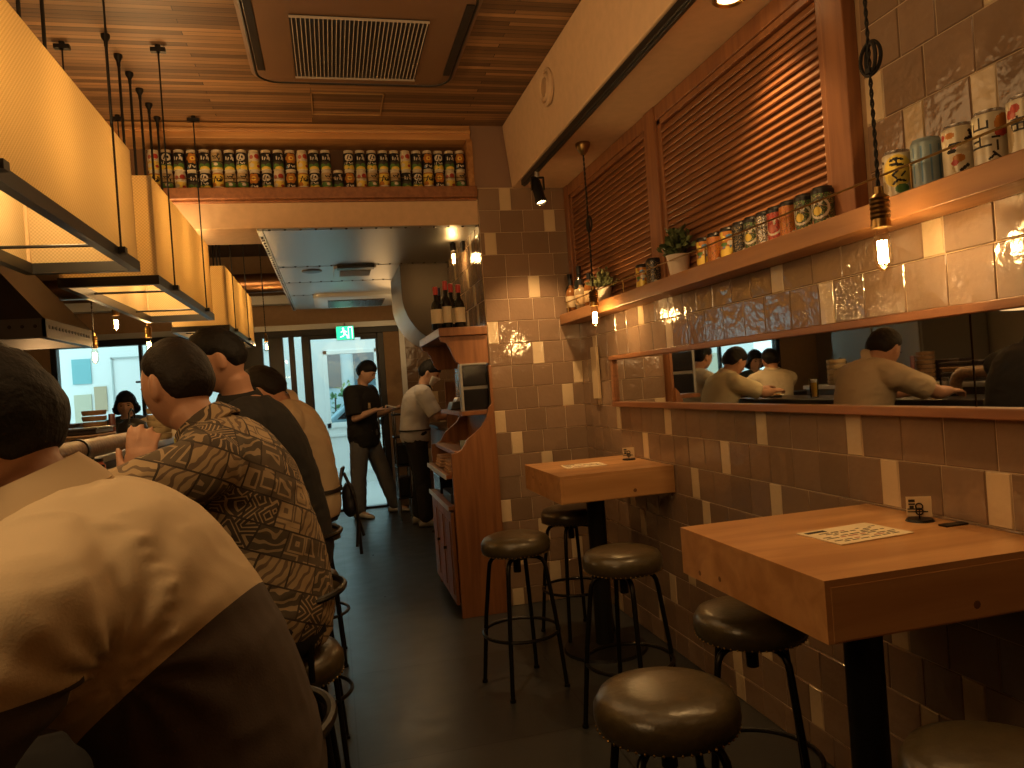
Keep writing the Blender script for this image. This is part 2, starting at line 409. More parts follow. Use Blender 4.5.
lf = MB(); lf.box((-.22, FY+.05, 1.99), (.55, FY+.085, 2.03)).box((-.22, FY+.05, 0), (.55, FY+.085, .02)).box((-.22, FY+.05, .02), (-.20, FY+.085, 1.99)).box((.53, FY+.05, .02), (.55, FY+.085, 1.99))
leaf_ = lf.build('door_leaf', M['dframe'], dr, smooth=0)
MB().box((-.20, FY+.06, .02), (.53, FY+.07, 1.99)).build('pane', M['pane'], leaf_, smooth=0)
MB().tube([(.50, FY+.02, .8), (.50, FY+.02, 1.25)], .012, 8).cyl((.50, FY+.02, .85), (.50, FY+.06, .85), .008).cyl((.50, FY+.02, 1.2), (.50, FY+.06, 1.2), .008).build('door_handle', M['steel'], leaf_)
dc = MB().box((.36, FY-.02, 1.96), (.54, FY+.05, 2.0)).build('door_closer', M['black'], dr, smooth=0)
# porch outside: pale paving, white wall with a glazed door, ceiling edge; a street beyond
M['outwhite'] = mat('white_render', (.80, .82, .82), .7)
struct(MB().box((-6, 9.0, -.1), (4, 16, 0)).build('pavement', mat('pale_paving', (.55, .56, .56), .7, 0, .1, 30), smooth=0))
ow = MB(); YO = 11.5
ow.box((-4.2, YO, 0), (-.1, YO+.15, 2.7)).box((.72, YO, 0), (2.6, YO+.15, 2.7)).box((-.1, YO, 2.02), (.72, YO+.15, 2.7)).box((-.1, YO, 0), (.72, YO+.1, .85))
ow.box((1.4, 8.86, 0), (1.5, YO, 2.7))
struct(ow.build('wall_porch', M['outwhite'], smooth=0))
of = MB(); of.box((-.1, YO-.02, .85), (-.04, YO+.06, 2.02)).box((.66, YO-.02, .85), (.72, YO+.06, 2.02)).box((-.1, YO-.02, 1.96), (.72, YO+.06, 2.02)).box((-.1, YO-.02, .85), (.72, YO+.06, .93)).box((-.1, YO-.025, .16), (.72, YO, .2)).box((-.1, YO-.025, .72), (.72, YO, .76))
o2 = struct(of.build('door_2', M['outwhite'], smooth=0, bevel=.004))
MB().box((-.04, YO+.01, .93), (.66, YO+.02, 1.96)).build('pane', M['pane'], o2, smooth=0)
pf = MB()
for a, b in ((-3.0, -2.98), (-2.45, -2.43), (-1.3, -1.28), (-.75, -.73)): pf.box((a, YO-.02, .1), (b, YO, 2.1))
for a, b in ((-3.0, -2.43), (-1.3, -.73)): pf.box((a, YO-.02, 2.08), (b, YO, 2.1))
struct(pf.build('trim_5', mat('grey_reveal', (.45, .5, .5), .6), smooth=0))
# street seen through the porch door: hedge, car, building
M['street'] = mat('street_building', (.42, .5, .55), .7)
bd = thing('building', 'pale grey street building seen through the glazed porch door', 'building', (.6, 15.2, 0))
MB().box((-1.2, 15.2, 0), (4, 15.8, 5)).build('facade', M['street'], bd, smooth=0)
for k in range(3):
    MB().box((-.3+k*.75, 15.17, 1.5), (.2+k*.75, 15.2, 2.6)).build('window', mat('dark_glass', (.08, .12, .15), .15), bd, smooth=0)
hb = MB(); rnd = random.Random(4)
for k in range(420):
    c = V(rnd.uniform(-.7, 2.0), rnd.uniform(13.6, 14.1), rnd.uniform(.2, 1.5)+.15*math.sin(k)); s_ = rnd.uniform(.05, .11)
    R = Matrix.Rotation(rnd.uniform(0, 6), 3, V(rnd.uniform(-1, 1), rnd.uniform(-1, 1), 1).normalized())
    p = [c + R @ q for q in (V(-s_, 0, 0), V(0, s_*.5, .02), V(s_, 0, 0), V(0, -s_*.5, .02))]
    hb._f([hb.bm.verts.new(q) for q in p])
for k in range(9): hb.tube([(-.6+k*.3, 13.85, 0), (-.6+k*.3+.05, 13.85, 1.3)], .015, 6, 1)
tag(hb.build('hedge', [mat('hedge_leaf', (.10, .22, .09), .6, var=.4, bscale=4), M['darkwood']], smooth=0, loc=(.65, 13.85, 0), norm=False), 'green hedge outside the glazed porch door', 'hedge')
car = thing('car', 'pale blue parked car low behind the porch door glass', 'car', (.9, 12.9, 0))
cb = MB().prism([(-.5, .25), (2.3, .25), (2.35, .75), (1.9, .95), (1.55, 1.3), (.35, 1.32), (-.1, .95), (-.55, .8)], 1, 12.3, 13.3)
cb.build('body', mat('car_paint', (.30, .42, .5), .25, .3), car, smooth=0, bevel=.06, seg=3)
MB().prism([(.05, .95), (1.7, .95), (1.5, 1.24), (.4, 1.26)], 1, 12.285, 13.31).build('side_window', M['screen'], car, smooth=0)
for x in (.05, 1.8): MB().cyl((x, 12.28, .3), (x, 12.48, .3), .3, n=24).build('wheel', M['black'], car)
# metal ceiling sheet over the passage, with rivets and seams
ZP = 2.283
mp_ = MB().box((-.32, 4.335, ZP), (.92, 8.25, ZP+.03)).box((-.345, 4.335, ZP-.012), (-.315, 8.25, ZP+.06)).box((-.32, 4.76, ZP+.03), (.92, 8.25, ZP+.1))
for y in (4.37, 5.6, 6.35, 7.15): mp_.box((-.315, y-.006, ZP-.003), (.92, y+.006, ZP))
cp = struct(mp_.build('ceiling_panel', M['steel'], smooth=0, bevel=.003))
rv = MB()
for y in (4.35, 5.57, 6.32, 7.12):
    for k in range(15): rv.ball((-.28+k*.085, y, ZP-.002), (.008, .008, .006), 8)
for k in range(46): rv.ball((-.33, 4.5+k*.08, ZP-.013), (.008, .008, .006), 8)
rv.build('rivets', M['darksteel'], cp)
# rounded metal bulkhead that the duct runs in
bh = []
for k in range(13):
    a = PI + k*(PI/2)/12; bh.append((.56+.40+.40*math.cos(a), 2.05+.40*math.sin(a)))
bh = [(.56, 2.282)] + bh + [(1.42, 1.65), (1.42, 2.282)]
struct(MB().prism(bh, 1, 5.61, 6.5).build('duct_bulkhead', mat('bulkhead_steel', (.085, .068, .052), .4, .8), smooth=35, bevel=.004))
tag(MB().tube([(-2.6, 7.6, 2.48), (.0, 7.6, 2.48)], .095, 24).build('duct_pipe', mat('copper_duct', (.30, .16, .08), .35, 1.), loc=(-1.3, 7.6, 2.48)), 'round copper-brown duct running across above the window wall', 'duct')
struct(MB().box((-2.9, 8.3, 2.36), (-.34, 8.45, 2.45)).build('trim_6', M['white'], smooth=0))
# ================================================================ LIGHT FITTINGS AND CEILING EQUIPMENT
def fabric_shade():
    m = bpy.data.materials.new('woven_shade'); m.use_nodes = True; nt = m.node_tree; nt.nodes.clear(); L = nt.links.new
    o = nt.nodes.new('ShaderNodeOutputMaterial'); d = nt.nodes.new('ShaderNodeBsdfDiffuse'); t = nt.nodes.new('ShaderNodeBsdfTranslucent'); mx = nt.nodes.new('ShaderNodeMixShader')
    tc = nt.nodes.new('ShaderNodeTexCoord'); ck = nt.nodes.new('ShaderNodeTexChecker'); ck.inputs['Scale'].default_value = 160
    n = nt.nodes.new('ShaderNodeTexNoise'); n.inputs['Scale'].default_value = 9
    ck.inputs[1].default_value = (.80, .66, .40, 1); ck.inputs[2].default_value = (.66, .53, .30, 1)
    L(tc.outputs['Object'], ck.inputs[0]); L(ck.outputs[0], d.inputs[0]); L(ck.outputs[0], t.inputs[0])
    mx.inputs[0].default_value = .5; L(d.outputs[0], mx.inputs[1]); L(t.outputs[0], mx.inputs[2]); L(mx.outputs[0], o.inputs[0]); return m
M['shade'] = fabric_shade()
def box_lamp(y0, y1, label, pw, wy, n, tw, x0=-.975, x1=-.63, z0=1.82, z1=2.235):
    t = thing('lantern_lamp', label, 'hanging lamp', ((x0+x1)/2, (y0+y1)/2, z0), 'woven box lanterns over the counter')
    s = MB(); k = .004
    s.box((x1-k, y0, z0+.02), (x1, y1, z1)).box((x0, y0, z0+.02), (x0+k, y1, z1)).box((x0+k, y0, z0+.02), (x1-k, y0+k, z1)).box((x0+k, y1-k, z0+.02), (x1-k, y1, z1))
    s.build('lamp_shade', M['shade'], t, smooth=0)
    f = MB(); w = .022
    f.box((x1-w, y0-.004, z0-.012), (x1+.006, y1+.004, z0+.024)).box((x0-.006, y0-.004, z0-.012), (x0+w, y1+.004, z0+.024)).box((x0+w, y0-.004, z0-.012), (x1-w, y0+w, z0+.024)).box((x0+w, y1-w, z0-.012), (x1-w, y1+.004, z0+.024))
    f.build('bottom_frame', M['black'], t, smooth=0)
    pm = mat('pale_post', (.55, .40, .22), .6)
    for x in (x0+.008, x1-.008):
        for y in (y0+.008, y1-.008): MB().box((x-.006, y-.006, z0+.02), (x+.006, y+.006, z1)).build('corner_post', pm, t, smooth=0)
    for x in (x0-.012, x1+.012):
        for y in wy:
            b = MB().cyl((x, y, z0+.01), (x, y, ZC-.03), .0035, n=6)
            b.cyl((x, y, ZC-.03), (x, y, ZC), .012, n=10).box((x-.03, y-.012, ZC-.03), (x+.03, y+.012, ZC-.012)).cbox((x, y, z0+.012), (.03, .03, .02))
            b.build('hanging_wire', M['black'], t)
    for i in range(n):
        y = lerp(wy[0]-.08, wy[1]+.02, i/(n-1)); x = x1-.17
        r = MB().cyl((x, y, z1-.06), (x, y, ZC-.02), .006, n=8).lathe([(0, ZC), (.018, ZC), (.018, ZC-.012), (.008, ZC-.03), (.008, ZC-.05)], (x, y, 0), 12).cyl((x, y, z1-.13), (x, y, z1-.06), .017, n=12)
        p = r.build('pendant_rod', M['black'], t)
        MB().lathe([(.013, z1-.13), (.024, z1-.16), (.024, z1-.2), (.012, z1-.225), (0, z1-.23)], (x, y, 0), 12).build('bulb', M['lampface'], p)
    for y in (y0+.35, y1-.35): MB().cyl((x0, y, z0+.012), (x1, y, z0+.012), .005, n=6).build('cross_bar', M['black'], t)
    for i in range(3):
        point('lantern_or_fill_light', ((x0+x1)/2, y0+(y1-y0)*(i+.5)/3, z0+.2), pw, (1, .63, .26), .06)
        point('lantern_or_fill_light', ((x0+x1)/2, y0+(y1-y0)*(i+.5)/3, z1-.015), tw, WARM, .05)
LAMPW = 2.6
box_lamp(1.42, 2.83, 'large woven amber box lantern nearest the camera, above the person in the white shirt', LAMPW, (1.68, 2.57), 6, 3.2)
box_lamp(3.13, 4.52, 'woven amber box lantern hanging in front of the can-filled beam', LAMPW, (3.40, 4.22), 6, 5)
box_lamp(5.17, 6.85, 'small-looking woven box lantern beyond the beam near the door', LAMPW, (5.45, 6.3), 6, 6)

def edison(t, x, y, zb, scale=1., power=6., top=None, loop=None, canopy=True):
    """twisted cord, screw socket and long filament bulb; zb = bottom of the glass"""
    s = scale; g0 = zb + .105*s
    c = MB(); zt = top
    if canopy: c.lathe([(0, zt), (.036, zt), (.038, zt-.006), (.034, zt-.022), (.022, zt-.045), (.009, zt-.06), (.0, zt-.06)], (x, y, 0), 20); c.build('ceiling_cup', M['brass'], t); c = MB()
    zs = g0 + .085*s
    for ph in (0, PI):
        n = 90; pts = []
        for k in range(n+1):
            z = lerp(zs, zt-(.05 if canopy else 0), k/n); a = ph + z*130
            pts.append((x+.0028*math.cos(a), y+.0028*math.sin(a), z))
        c.tube(pts, .0026, 5)
    if loop:
        for q, r in ((0, .034), (1, .030)):
            pts = [(x+.004+.012*q*math.sin(k*2*PI/28), y+r*math.sin(k*2*PI/28), loop+r*1.15*math.cos(k*2*PI/28)) for k in range(28)]
            c.tube(pts, .0045, 6, 0, True)
        c.cbox((x, y, loop-.03), (.016, .016, .012))
    c.build('cord', M['cord'], t)
    so = [(0, zs+.012*s), (.010*s, zs+.012*s), (.012*s, zs-.005*s), (.021*s, zs-.012*s)]
    for k in range(5): so += [(.0235*s, zs-.016*s-k*.011*s), (.0205*s, zs-.0215*s-k*.011*s)]
    so += [(.0225*s, zs-.074*s), (.0225*s, zs-.086*s), (0, zs-.086*s)]
    MB().lathe(so, (x, y, 0), 20).build('socket', M['brass'], t)
    b = MB().lathe([(.012*s, g0+.004*s), (.014*s, g0-.008*s), (.0205*s, g0-.028*s), (.0215*s, g0-.075*s), (.018*s, g0-.092*s), (.008*s, g0-.103*s), (0, g0-.105*s)], (x, y, 0), 20).build('bulb', M['bulb'], t)
    f = MB()
    for k in range(5):
        a = 2*PI*k/5; r = .0085*s
        f.cyl((x+r*math.cos(a), y+r*math.sin(a), g0-.032*s), (x+r*math.cos(a+.3), y+r*math.sin(a+.3), g0-.085*s), .0032*s, n=6)
    f.build('filament', M['fil'], b)
    if power: point('bulb_light', (x, y, g0-.06*s), power, (1., .58, .22), .012)
def pendant(x, y, zb, label, top, loop=None, power=6., scale=1., group=None):
    t = thing('pendant_bulb', label, 'pendant light', (x, y, top), group)
    edison(t, x, y, zb, scale, power, top, loop)
    return t
pendant(1.3, 1.505, 1.525, 'filament bulb on a looped black cord in front of the big pale cans', 2.495, 2.035, 6, 1.0, 'looped-cord pendants on the dining side')
pendant(1.3, 3.49, 1.575, 'filament bulb on a looped black cord by the small potted plant and tiled pillar', 2.495, 2.09, 9, 1.0, 'looped-cord pendants on the dining side')
KP = [(-1.235, 4.9, 1.81, 'filament bulb hanging just right of the cooker hood, topmost of the kitchen bulbs'),
      (-1.363, 4.9, 1.62, 'filament bulb hanging low below the rim of the cooker hood'),
      (-1.083, 5.0, 1.675, 'filament bulb peeping over the head of the person in the patterned shirt')]
for x, y, z, l in KP: pendant(x, y, z, l, ZC if y < 4.7 else 2.95, None, 8, .9, 'bare bulbs over the kitchen')
pendant(-.56, 7.2, 1.79, 'tiny filament bulb hanging in front of the dark door frame', 2.95, None, 16, .8, 'bare bulbs over the kitchen')
# wall sconce on the side of the pillar
sc = thing('wall_sconce', 'black wall bracket with a filament bulb on the side of the tiled pillar', 'wall light', (.914, 4.83, 2.25))
MB().box((.895, 4.79, 2.22), (.914, 4.87, 2.36)).build('wall_plate', M['black'], sc, smooth=0, bevel=.004)
MB().tube([(.90, 4.83, 2.30), (.87, 4.83, 2.315), (.845, 4.83, 2.305), (.84, 4.83, 2.27)], .009, 10).cyl((.84, 4.83, 2.275), (.84, 4.83, 2.225), .02, n=14).build('arm', M['black'], sc)
sb = MB().lathe([(.012, 2.226), (.02, 2.20), (.022, 2.16), (.016, 2.135), (0, 2.125)], (.84, 4.83, 0), 16).build('bulb', M['bulb'], sc)
MB().cyl((.84, 4.83, 2.205), (.84, 4.83, 2.145), .008, n=8).build('filament', M['fil'], sb)
point('sconce_light', (.84, 4.83, 2.175), 3, (1, .58, .22), .012)
# track with spotlights under the soffit
tr = MB().box((1.145, -.6, 2.462), (1.178, 4.13, 2.494)).box((1.155, -.6, 2.456), (1.168, 4.13, 2.463))
tag(tr.build('light_track', M['black'], smooth=0, bevel=.003, loc=(1.16, 1.8, 2.48)), 'long black lighting track along the edge of the cream soffit', 'lighting track')
ts = thing('track_spotlight', 'black spotlight on the end of the ceiling track, aimed down at the pillar', 'spotlight', (1.162, 3.86, 2.46))
MB().cyl((1.162, 3.86, 2.462), (1.162, 3.86, 2.43), .014, n=12).build('stem', M['steel'], ts)
yk = MB()
for s_ in (-1, 1): yk.box((1.162+s_*.034-.003, 3.85, 2.36), (1.162+s_*.034+.003, 3.87, 2.43))
yk.box((1.128, 3.85, 2.425), (1.196, 3.87, 2.433)).build('yoke', M['black'], ts, smooth=0)
R = Matrix.Rotation(math.radians(-14), 4, 'X') @ Matrix.Rotation(math.radians(-8), 4, 'Y')
hd = MB().lathe([(0, .07), (.022, .07), (.029, .055), (.029, -.05), (.033, -.052), (.033, -.07), (.027, -.07), (.025, -.055)], (0, 0, 0), 20)
bmesh.ops.transform(hd.bm, matrix=Matrix.Translation((1.162, 3.86, 2.355)) @ R, verts=hd.bm.verts)
h = hd.build('head', M['black'], ts)
ln = MB().lathe([(.0255, -.06), (0, -.058)], (0, 0, 0), 20); bmesh.ops.transform(ln.bm, matrix=Matrix.Translation((1.162, 3.86, 2.355)) @ R, verts=ln.bm.verts)
ln.build('lens', M['lampface'], h)
spot('track_light', (1.165, 3.87, 2.285), (1.2, 4.1, 1.3), 45, (1, .6, .25), 85)
# recessed downlight in the soffit, and a second one added out of view
for y, lab in ((2.1, 'round brass-rimmed downlight in the cream soffit at the top of the photo'), (.55, None)):
    dl = thing('downlight', lab or 'added brass-rimmed downlight in the cream soffit, unseen above the near table end', 'downlight', (1.31, y, 2.494), 'downlights in the soffit')
    MB().lathe([(.05, 2.4945), (.055, 2.489), (.048, 2.484), (.038, 2.489), (.036, 2.4945)], (1.31, y, 0), 28).build('rim', M['brass'], dl)
    MB().lathe([(.037, 2.4925), (0, 2.4925)], (1.31, y, 0), 24).build('lens', M['lampface'], dl)
    spot('down_light', (1.31, y, 2.475), (1.2, y, 0), 26 if y > 1 else 2, (1, .58, .22), 95, .8)
# round vent on the soffit face
vt = thing('air_vent', 'round cream air vent on the upright face of the soffit', 'vent', (1.112, 3.4, 2.745))
Rv = Matrix.Rotation(-PI/2, 3, 'Y')
MB().lathe([(.088, 0), (.088, .012), (.076, .02), (.07, .012), (.07, .004)], (1.112, 3.4, 2.735), 32, 0, Rv).build('outer_ring', M['cream'], vt)
MB().lathe([(.066, .004), (.066, .018), (.058, .028), (.045, .022), (.045, .01), (.0, .01)], (1.112, 3.4, 2.735), 32, 0, Rv).build('inner_cone', M['cream'], vt)
MB().lathe([(.042, .018), (.042, .024), (0, .026)], (1.112, 3.4, 2.735), 24, 0, Rv).build('centre_disc', M['beige'], vt)
# ceiling cassette air conditioner
ac = thing('air_conditioner', 'brown ceiling cassette air conditioner with a black slatted grille', 'air conditioner', (.215, 3.21, ZC))
def rrect(cx, cy, hx, hy, r, z, n=6):
    p = []
    for (sx, sy, a0) in ((1, 1, 0), (-1, 1, 90), (-1, -1, 180), (1, -1, 270)):
        for k in range(n+1):
            a = math.radians(a0+90*k/n); p.append(V(cx+sx*(hx-r)+r*math.cos(a), cy+sy*(hy-r)+r*math.sin(a), z))
    return p
ACM = mat('brown_panel', (.14, .074, .037), .45)
p = MB().loft([rrect(.215, 3.21, .475, .475, .10, ZC), rrect(.215, 3.21, .475, .475, .10, ZC-.022), rrect(.215, 3.21, .455, .455, .10, ZC-.036), rrect(.215, 3.21, .40, .40, .05, ZC-.040)])
p.build('panel', ACM, ac, smooth=30)
MB().tube(rrect(.215, 3.21, .452, .452, .10, ZC-.036), .0065, 8, 0, True).build('edge_shadow', M['black'], ac)  # black bead put in for the shade around the panel border
sl = MB()
for sx in (-1, 1): sl.box((.215+sx*.425-.017, 2.86, ZC-.044), (.215+sx*.425+.017, 3.52, ZC-.039))
for sy in (-1, 1): sl.box((-.07, 3.21+sy*.405-.022, ZC-.0415), (.50, 3.21+sy*.405+.022, ZC-.0385), 1)
sl.build('air_slot', [M['black'], ACM], ac, smooth=0, bevel=.002)
MB().box((-.063, 3.0, ZC-.046), (.493, 3.57, ZC-.040)).build('grille_back', M['black'], ac, smooth=0)
gr = MB()
for k in range(32): gr.box((-.055+k*.0174, 3.01, ZC-.050), (-.0518+k*.0174, 3.56, ZC-.0455))
for y in (3.0, 3.57): gr.box((-.063, y-.003, ZC-.053), (.493, y+.003, ZC-.045))
gr.build('grille', mat('grey_grille', (.42, .36, .30), .45), ac, smooth=0)
ah = MB()
x0, x1, y0, y1 = .0, .37, 3.86, 4.16
for lo, hi in (((x0, y0, 0), (x0+.006, y1, 0)), ((x1-.006, y0, 0), (x1, y1, 0)), ((x0, y0, 0), (x1, y0+.006, 0)), ((x0, y1-.006, 0), (x1, y1, 0))): ah.box((lo[0], lo[1], ZC-.006), (hi[0], hi[1], ZC))
tag(ah.build('access_hatch', mat('brass_strip', (.5, .32, .14), .4, .6), smooth=0, loc=(.185, 4.0, ZC)), 'thin rectangular metal hatch edging set in the plank ceiling', 'ceiling hatch')
# vents and lamp in the metal sheet
cv = thing('ceiling_vent', 'small rectangular vent in the middle of the metal ceiling sheet', 'vent', (.23, 5.78, ZP))
MB().box((.075, 5.6, ZP-.02), (.385, 6.0, ZP)).build('frame', M['steel'], cv, smooth=0, bevel=.003)
MB().box((.10, 5.57, ZP-.024), (.37, 5.66, ZP-.002)).build('slot', M['black'], cv, smooth=0)
MB().box((.12, 5.7, ZP-.024), (.35, 5.96, ZP-.018)).build('filter', mat('grey_filter', (.25, .26, .26), .7), cv, smooth=0)
c2 = thing('air_conditioner', 'silver ceiling cassette air conditioner at the far end of the metal ceiling', 'air conditioner', (.29, 7.5, ZP))
MB().loft([rrect(.29, 7.5, .40, .42, .08, ZP), rrect(.29, 7.5, .40, .42, .08, ZP-.03), rrect(.29, 7.5, .36, .38, .06, ZP-.045)]).build('panel', M['alu'], c2, smooth=30)
g2 = MB().box((.02, 7.24, ZP-.052), (.56, 7.76, ZP-.044))
for k in range(20): g2.box((.03+k*.027, 7.25, ZP-.06), (.036+k*.027, 7.75, ZP-.05))
g2.build('grille', M['darksteel'], c2, smooth=0)
rd = thing('downlight', 'round unlit downlight in the metal ceiling sheet left of the vent', 'downlight', (-.085, 5.78, ZP))
MB().lathe([(.075, ZP), (.075, ZP-.008), (.06, ZP-.012), (0, ZP-.004)], (-.085, 5.78, 0), 28).build('rim', M['darksteel'], rd)
# exit sign
ex = thing('exit_sign', 'green and white running-man exit sign hanging above the glass door', 'exit sign', (.19, FY-.05, 2.0))
MB().box((.09, FY-.09, 1.955), (.29, FY-.055, 2.115)).build('housing', M['white'], ex, smooth=0, bevel=.004)
MB().box((.095, FY-.094, 1.96), (.285, FY-.09, 2.11)).build('face', emit('exit_green', (.03, .75, .35), 1.6), ex, smooth=0)
wh = MB(); Y_ = FY-.097
def seg(a, b, w): 
    d = V(b[0]-a[0], 0, b[1]-a[1]); L_ = d.length; R_ = Matrix.Rotation(-math.atan2(d.z, d.x), 3, 'Y')
    wh.cbox(((a[0]+b[0])/2, Y_, (a[1]+b[1])/2), (L_+w*.6, .004, w), 0, R_)
wh.lathe([(0, -.002), (.012, -.002), (.012, .002), (0, .002)], (.17, Y_, 2.085), 14, 0, Matrix.Rotation(PI/2, 3, 'X'))
for a, b, w_ in (((.172, 2.068), (.185, 2.025), .02), ((.175, 2.06), (.145, 2.045), .01), ((.178, 2.062), (.21, 2.045), .01), ((.186, 2.025), (.165, 2.0), .012), ((.165, 2.0), (.135, 1.99), .01), ((.186, 2.025), (.21, 2.005), .012), ((.21, 2.005), (.212, 1.975), .01)): seg(a, b, w_)
for a, b in (((.228, 1.972), (.228, 2.098)), ((.268, 1.972), (.268, 2.098)), ((.228, 2.098), (.268, 2.098))): seg(a, b, .009)
wh.build('pictogram', emit('exit_white', (.85, 1, .9), 2.2), ex, smooth=0)
MB().cyl((.19, FY-.07, 2.115), (.19, FY-.04, 2.15), .006, n=8).build('bracket', M['steel'], ex)
# cooker hood over the kitchen
hd = thing('cooker_hood', 'dark steel pyramid cooker hood behind the nearest lantern', 'cooker hood', (-1.75, 3.8, 1.67))
xa, xb, ya, yb, z0 = -2.35, -1.15, 3.48, 4.12, 1.66
body = MB(); lo = [V(xa, ya, z0+.075), V(xb, ya, z0+.075), V(xb, yb, z0+.075), V(xa, yb, z0+.075)]
hi = [V(-2.1, ya+.02, 2.25), V(-1.55, ya+.02, 2.25), V(-1.55, yb-.1, 2.25), V(-2.1, yb-.1, 2.25)]
a = [body.bm.verts.new(q) for q in lo]; b = [body.bm.verts.new(q) for q in hi]; body.skin(a, b); body._f(b)
body.build('canopy', mat('hood_steel', (.03, .024, .024), .4, .7), hd, smooth=0)
lip = MB()
lip.box((xb-.012, ya, z0), (xb, yb, z0+.078)).box((xa, ya, z0), (xb, ya+.012, z0+.078)).box((xa, yb-.012, z0), (xb, yb, z0+.078)).box((xa, ya, z0), (xa+.012, yb, z0+.078))
lip.box((xb-.03, ya, z0-.004), (xb+.004, yb, z0)).box((xa, ya-.004, z0-.004), (xb, ya+.02, z0))
hl = lip
for k in range(14): hl.cyl((xb-.001, ya+.05+k*.041, z0+.045), (xb+.002, ya+.05+k*.041, z0+.045), .008, n=10, mi=1)
for k in range(24): hl.cyl((xa+.06+k*.048, ya+.001, z0+.045), (xa+.06+k*.048, ya-.002, z0+.045), .008, n=10, mi=1)
lip.build('rim', [M['darksteel'], M['black']], hd, smooth=0)
MB().box((-2.05, ya+.08, 2.25), (-1.6, yb-.16, ZC)).build('flue', M['darksteel'], hd, smooth=0)
MB().box((xa+.1, ya+.1, z0+.08), (xb-.1, yb-.1, z0+.1)).build('filter', M['steel'], hd, smooth=0)
MB().box((-1.45, 3.6, z0+.05), (-1.3, 3.7, z0+.08)).build('hood_lamp', M['lampface'], hd, smooth=0)
point('hood_light', (-1.5, 3.75, z0-.02), 5, WARM, .05)
# ================================================================ FURNITURE ON THE DINING SIDE
# mirror
mi = thing('wall_mirror', 'long wood-framed wall mirror in two panes reflecting the counter', 'mirror', (1.494, 1.7, 1.17))
M['mirror'] = mat('mirror_silver', (.80, .80, .78), .015, 1.)
for a, b in ((1.449, 3.725), (-.6, 1.443)): MB().box((1.478, a, 1.183), (1.49, b, 1.412)).build('mirror_pane', M['mirror'], mi, smooth=0)
f = MB()
f.box((1.455, -.62, 1.160), (1.494, 3.75, 1.186)).box((1.455, -.62, 1.408), (1.494, 3.75, 1.432)).box((1.462, 3.722, 1.186), (1.494, 3.75, 1.408))
f.build('frame', M['redwood'], mi, smooth=0, bevel=.003)
tag(MB().box((1.474, 3.99, 1.20), (1.492, 4.08, 1.50)).build('wall_strip', M['accent'], smooth=0, bevel=.003, loc=(1.483, 4.035, 1.35)), 'tall narrow cream strip on the tiled wall in the corner by the pillar', 'wall strip')
# shelf with rail
sh = thing('wall_shelf', 'long wooden shelf along the tiled wall carrying cans and plants behind a thin rail', 'shelf', (1.43, 1.7, 1.655))
MB().box((1.375, -1.2, 1.657), (1.494, 4.30, 1.717)).build('board', M['shelfwood'], sh, smooth=0, bevel=.003)
rl = MB().cyl((1.382, -1.2, 1.778), (1.382, 4.2, 1.778), .0032, n=8)
for y in (-.6, .4, 1.49, 2.5, 3.3, 4.15): rl.cyl((1.382, y, 1.715), (1.382, y, 1.778), .0032, n=8)
rl.build('rail', M['brass'], sh)

# tables
TZ = .896
def table(cy, label, xl):
    x0, x1, y0, y1, zt, zb = xl, 1.492, cy-.305, cy+.305, TZ, .772
    t = thing('high_table', label, 'table', (1.21, cy, 0), 'square high tables by the tiled wall')
    blk = MB().box((x0, y0, zb), (x1, y1, zt)); e = .0
    kn = blk; rnd = random.Random(int(cy*10))
    for _ in range(2):
        y, z = rnd.uniform(y0+.08, y1-.08), rnd.uniform(zb+.02, zb+.08)
        kn.lathe([(.0, .0005), (.005, .0004), (.007, 0)], (x0, y, z), 10, 1, Matrix.Rotation(-PI/2, 3, 'Y'))
    knot = mat('knot', (.17, .07, .03), .5)
    blk.build('table_top', [M['tablewood'], knot], t, smooth=0)
    fp = MB().box((x0+.012, y0-.0025, zb+.003), (x1-.012, y0, zt-.014))
    x, z = x0+.35, zb+.03
    fp.lathe([(.0, .0005), (.006, .0004), (.009, 0)], (x, y0-.0025, z), 10, 1, Matrix.Rotation(PI/2, 3, 'X'))
    fp.build('apron_panel', [M['tablewood'], knot], t, smooth=0, bevel=.001)
    MB().cyl((1.21, cy, .02), (1.21, cy, zb), .045, n=24).lathe([(.0, zb), (.13, zb), (.13, zb-.008), (.0, zb-.008)], (1.21, cy, 0), 20).build('post', M['black'], t)
    MB().lathe([(0, .028), (.05, .028), (.20, .014), (.205, .0), (0, 0)], (1.21, cy, 0), 36).build('base', M['black'], t)
    return t
table(1.56, 'near square pine table on a black post, with a printed menu in the middle', .897)
table(3.43, 'far square pine table on a black post, beside the tiled pillar', .945)

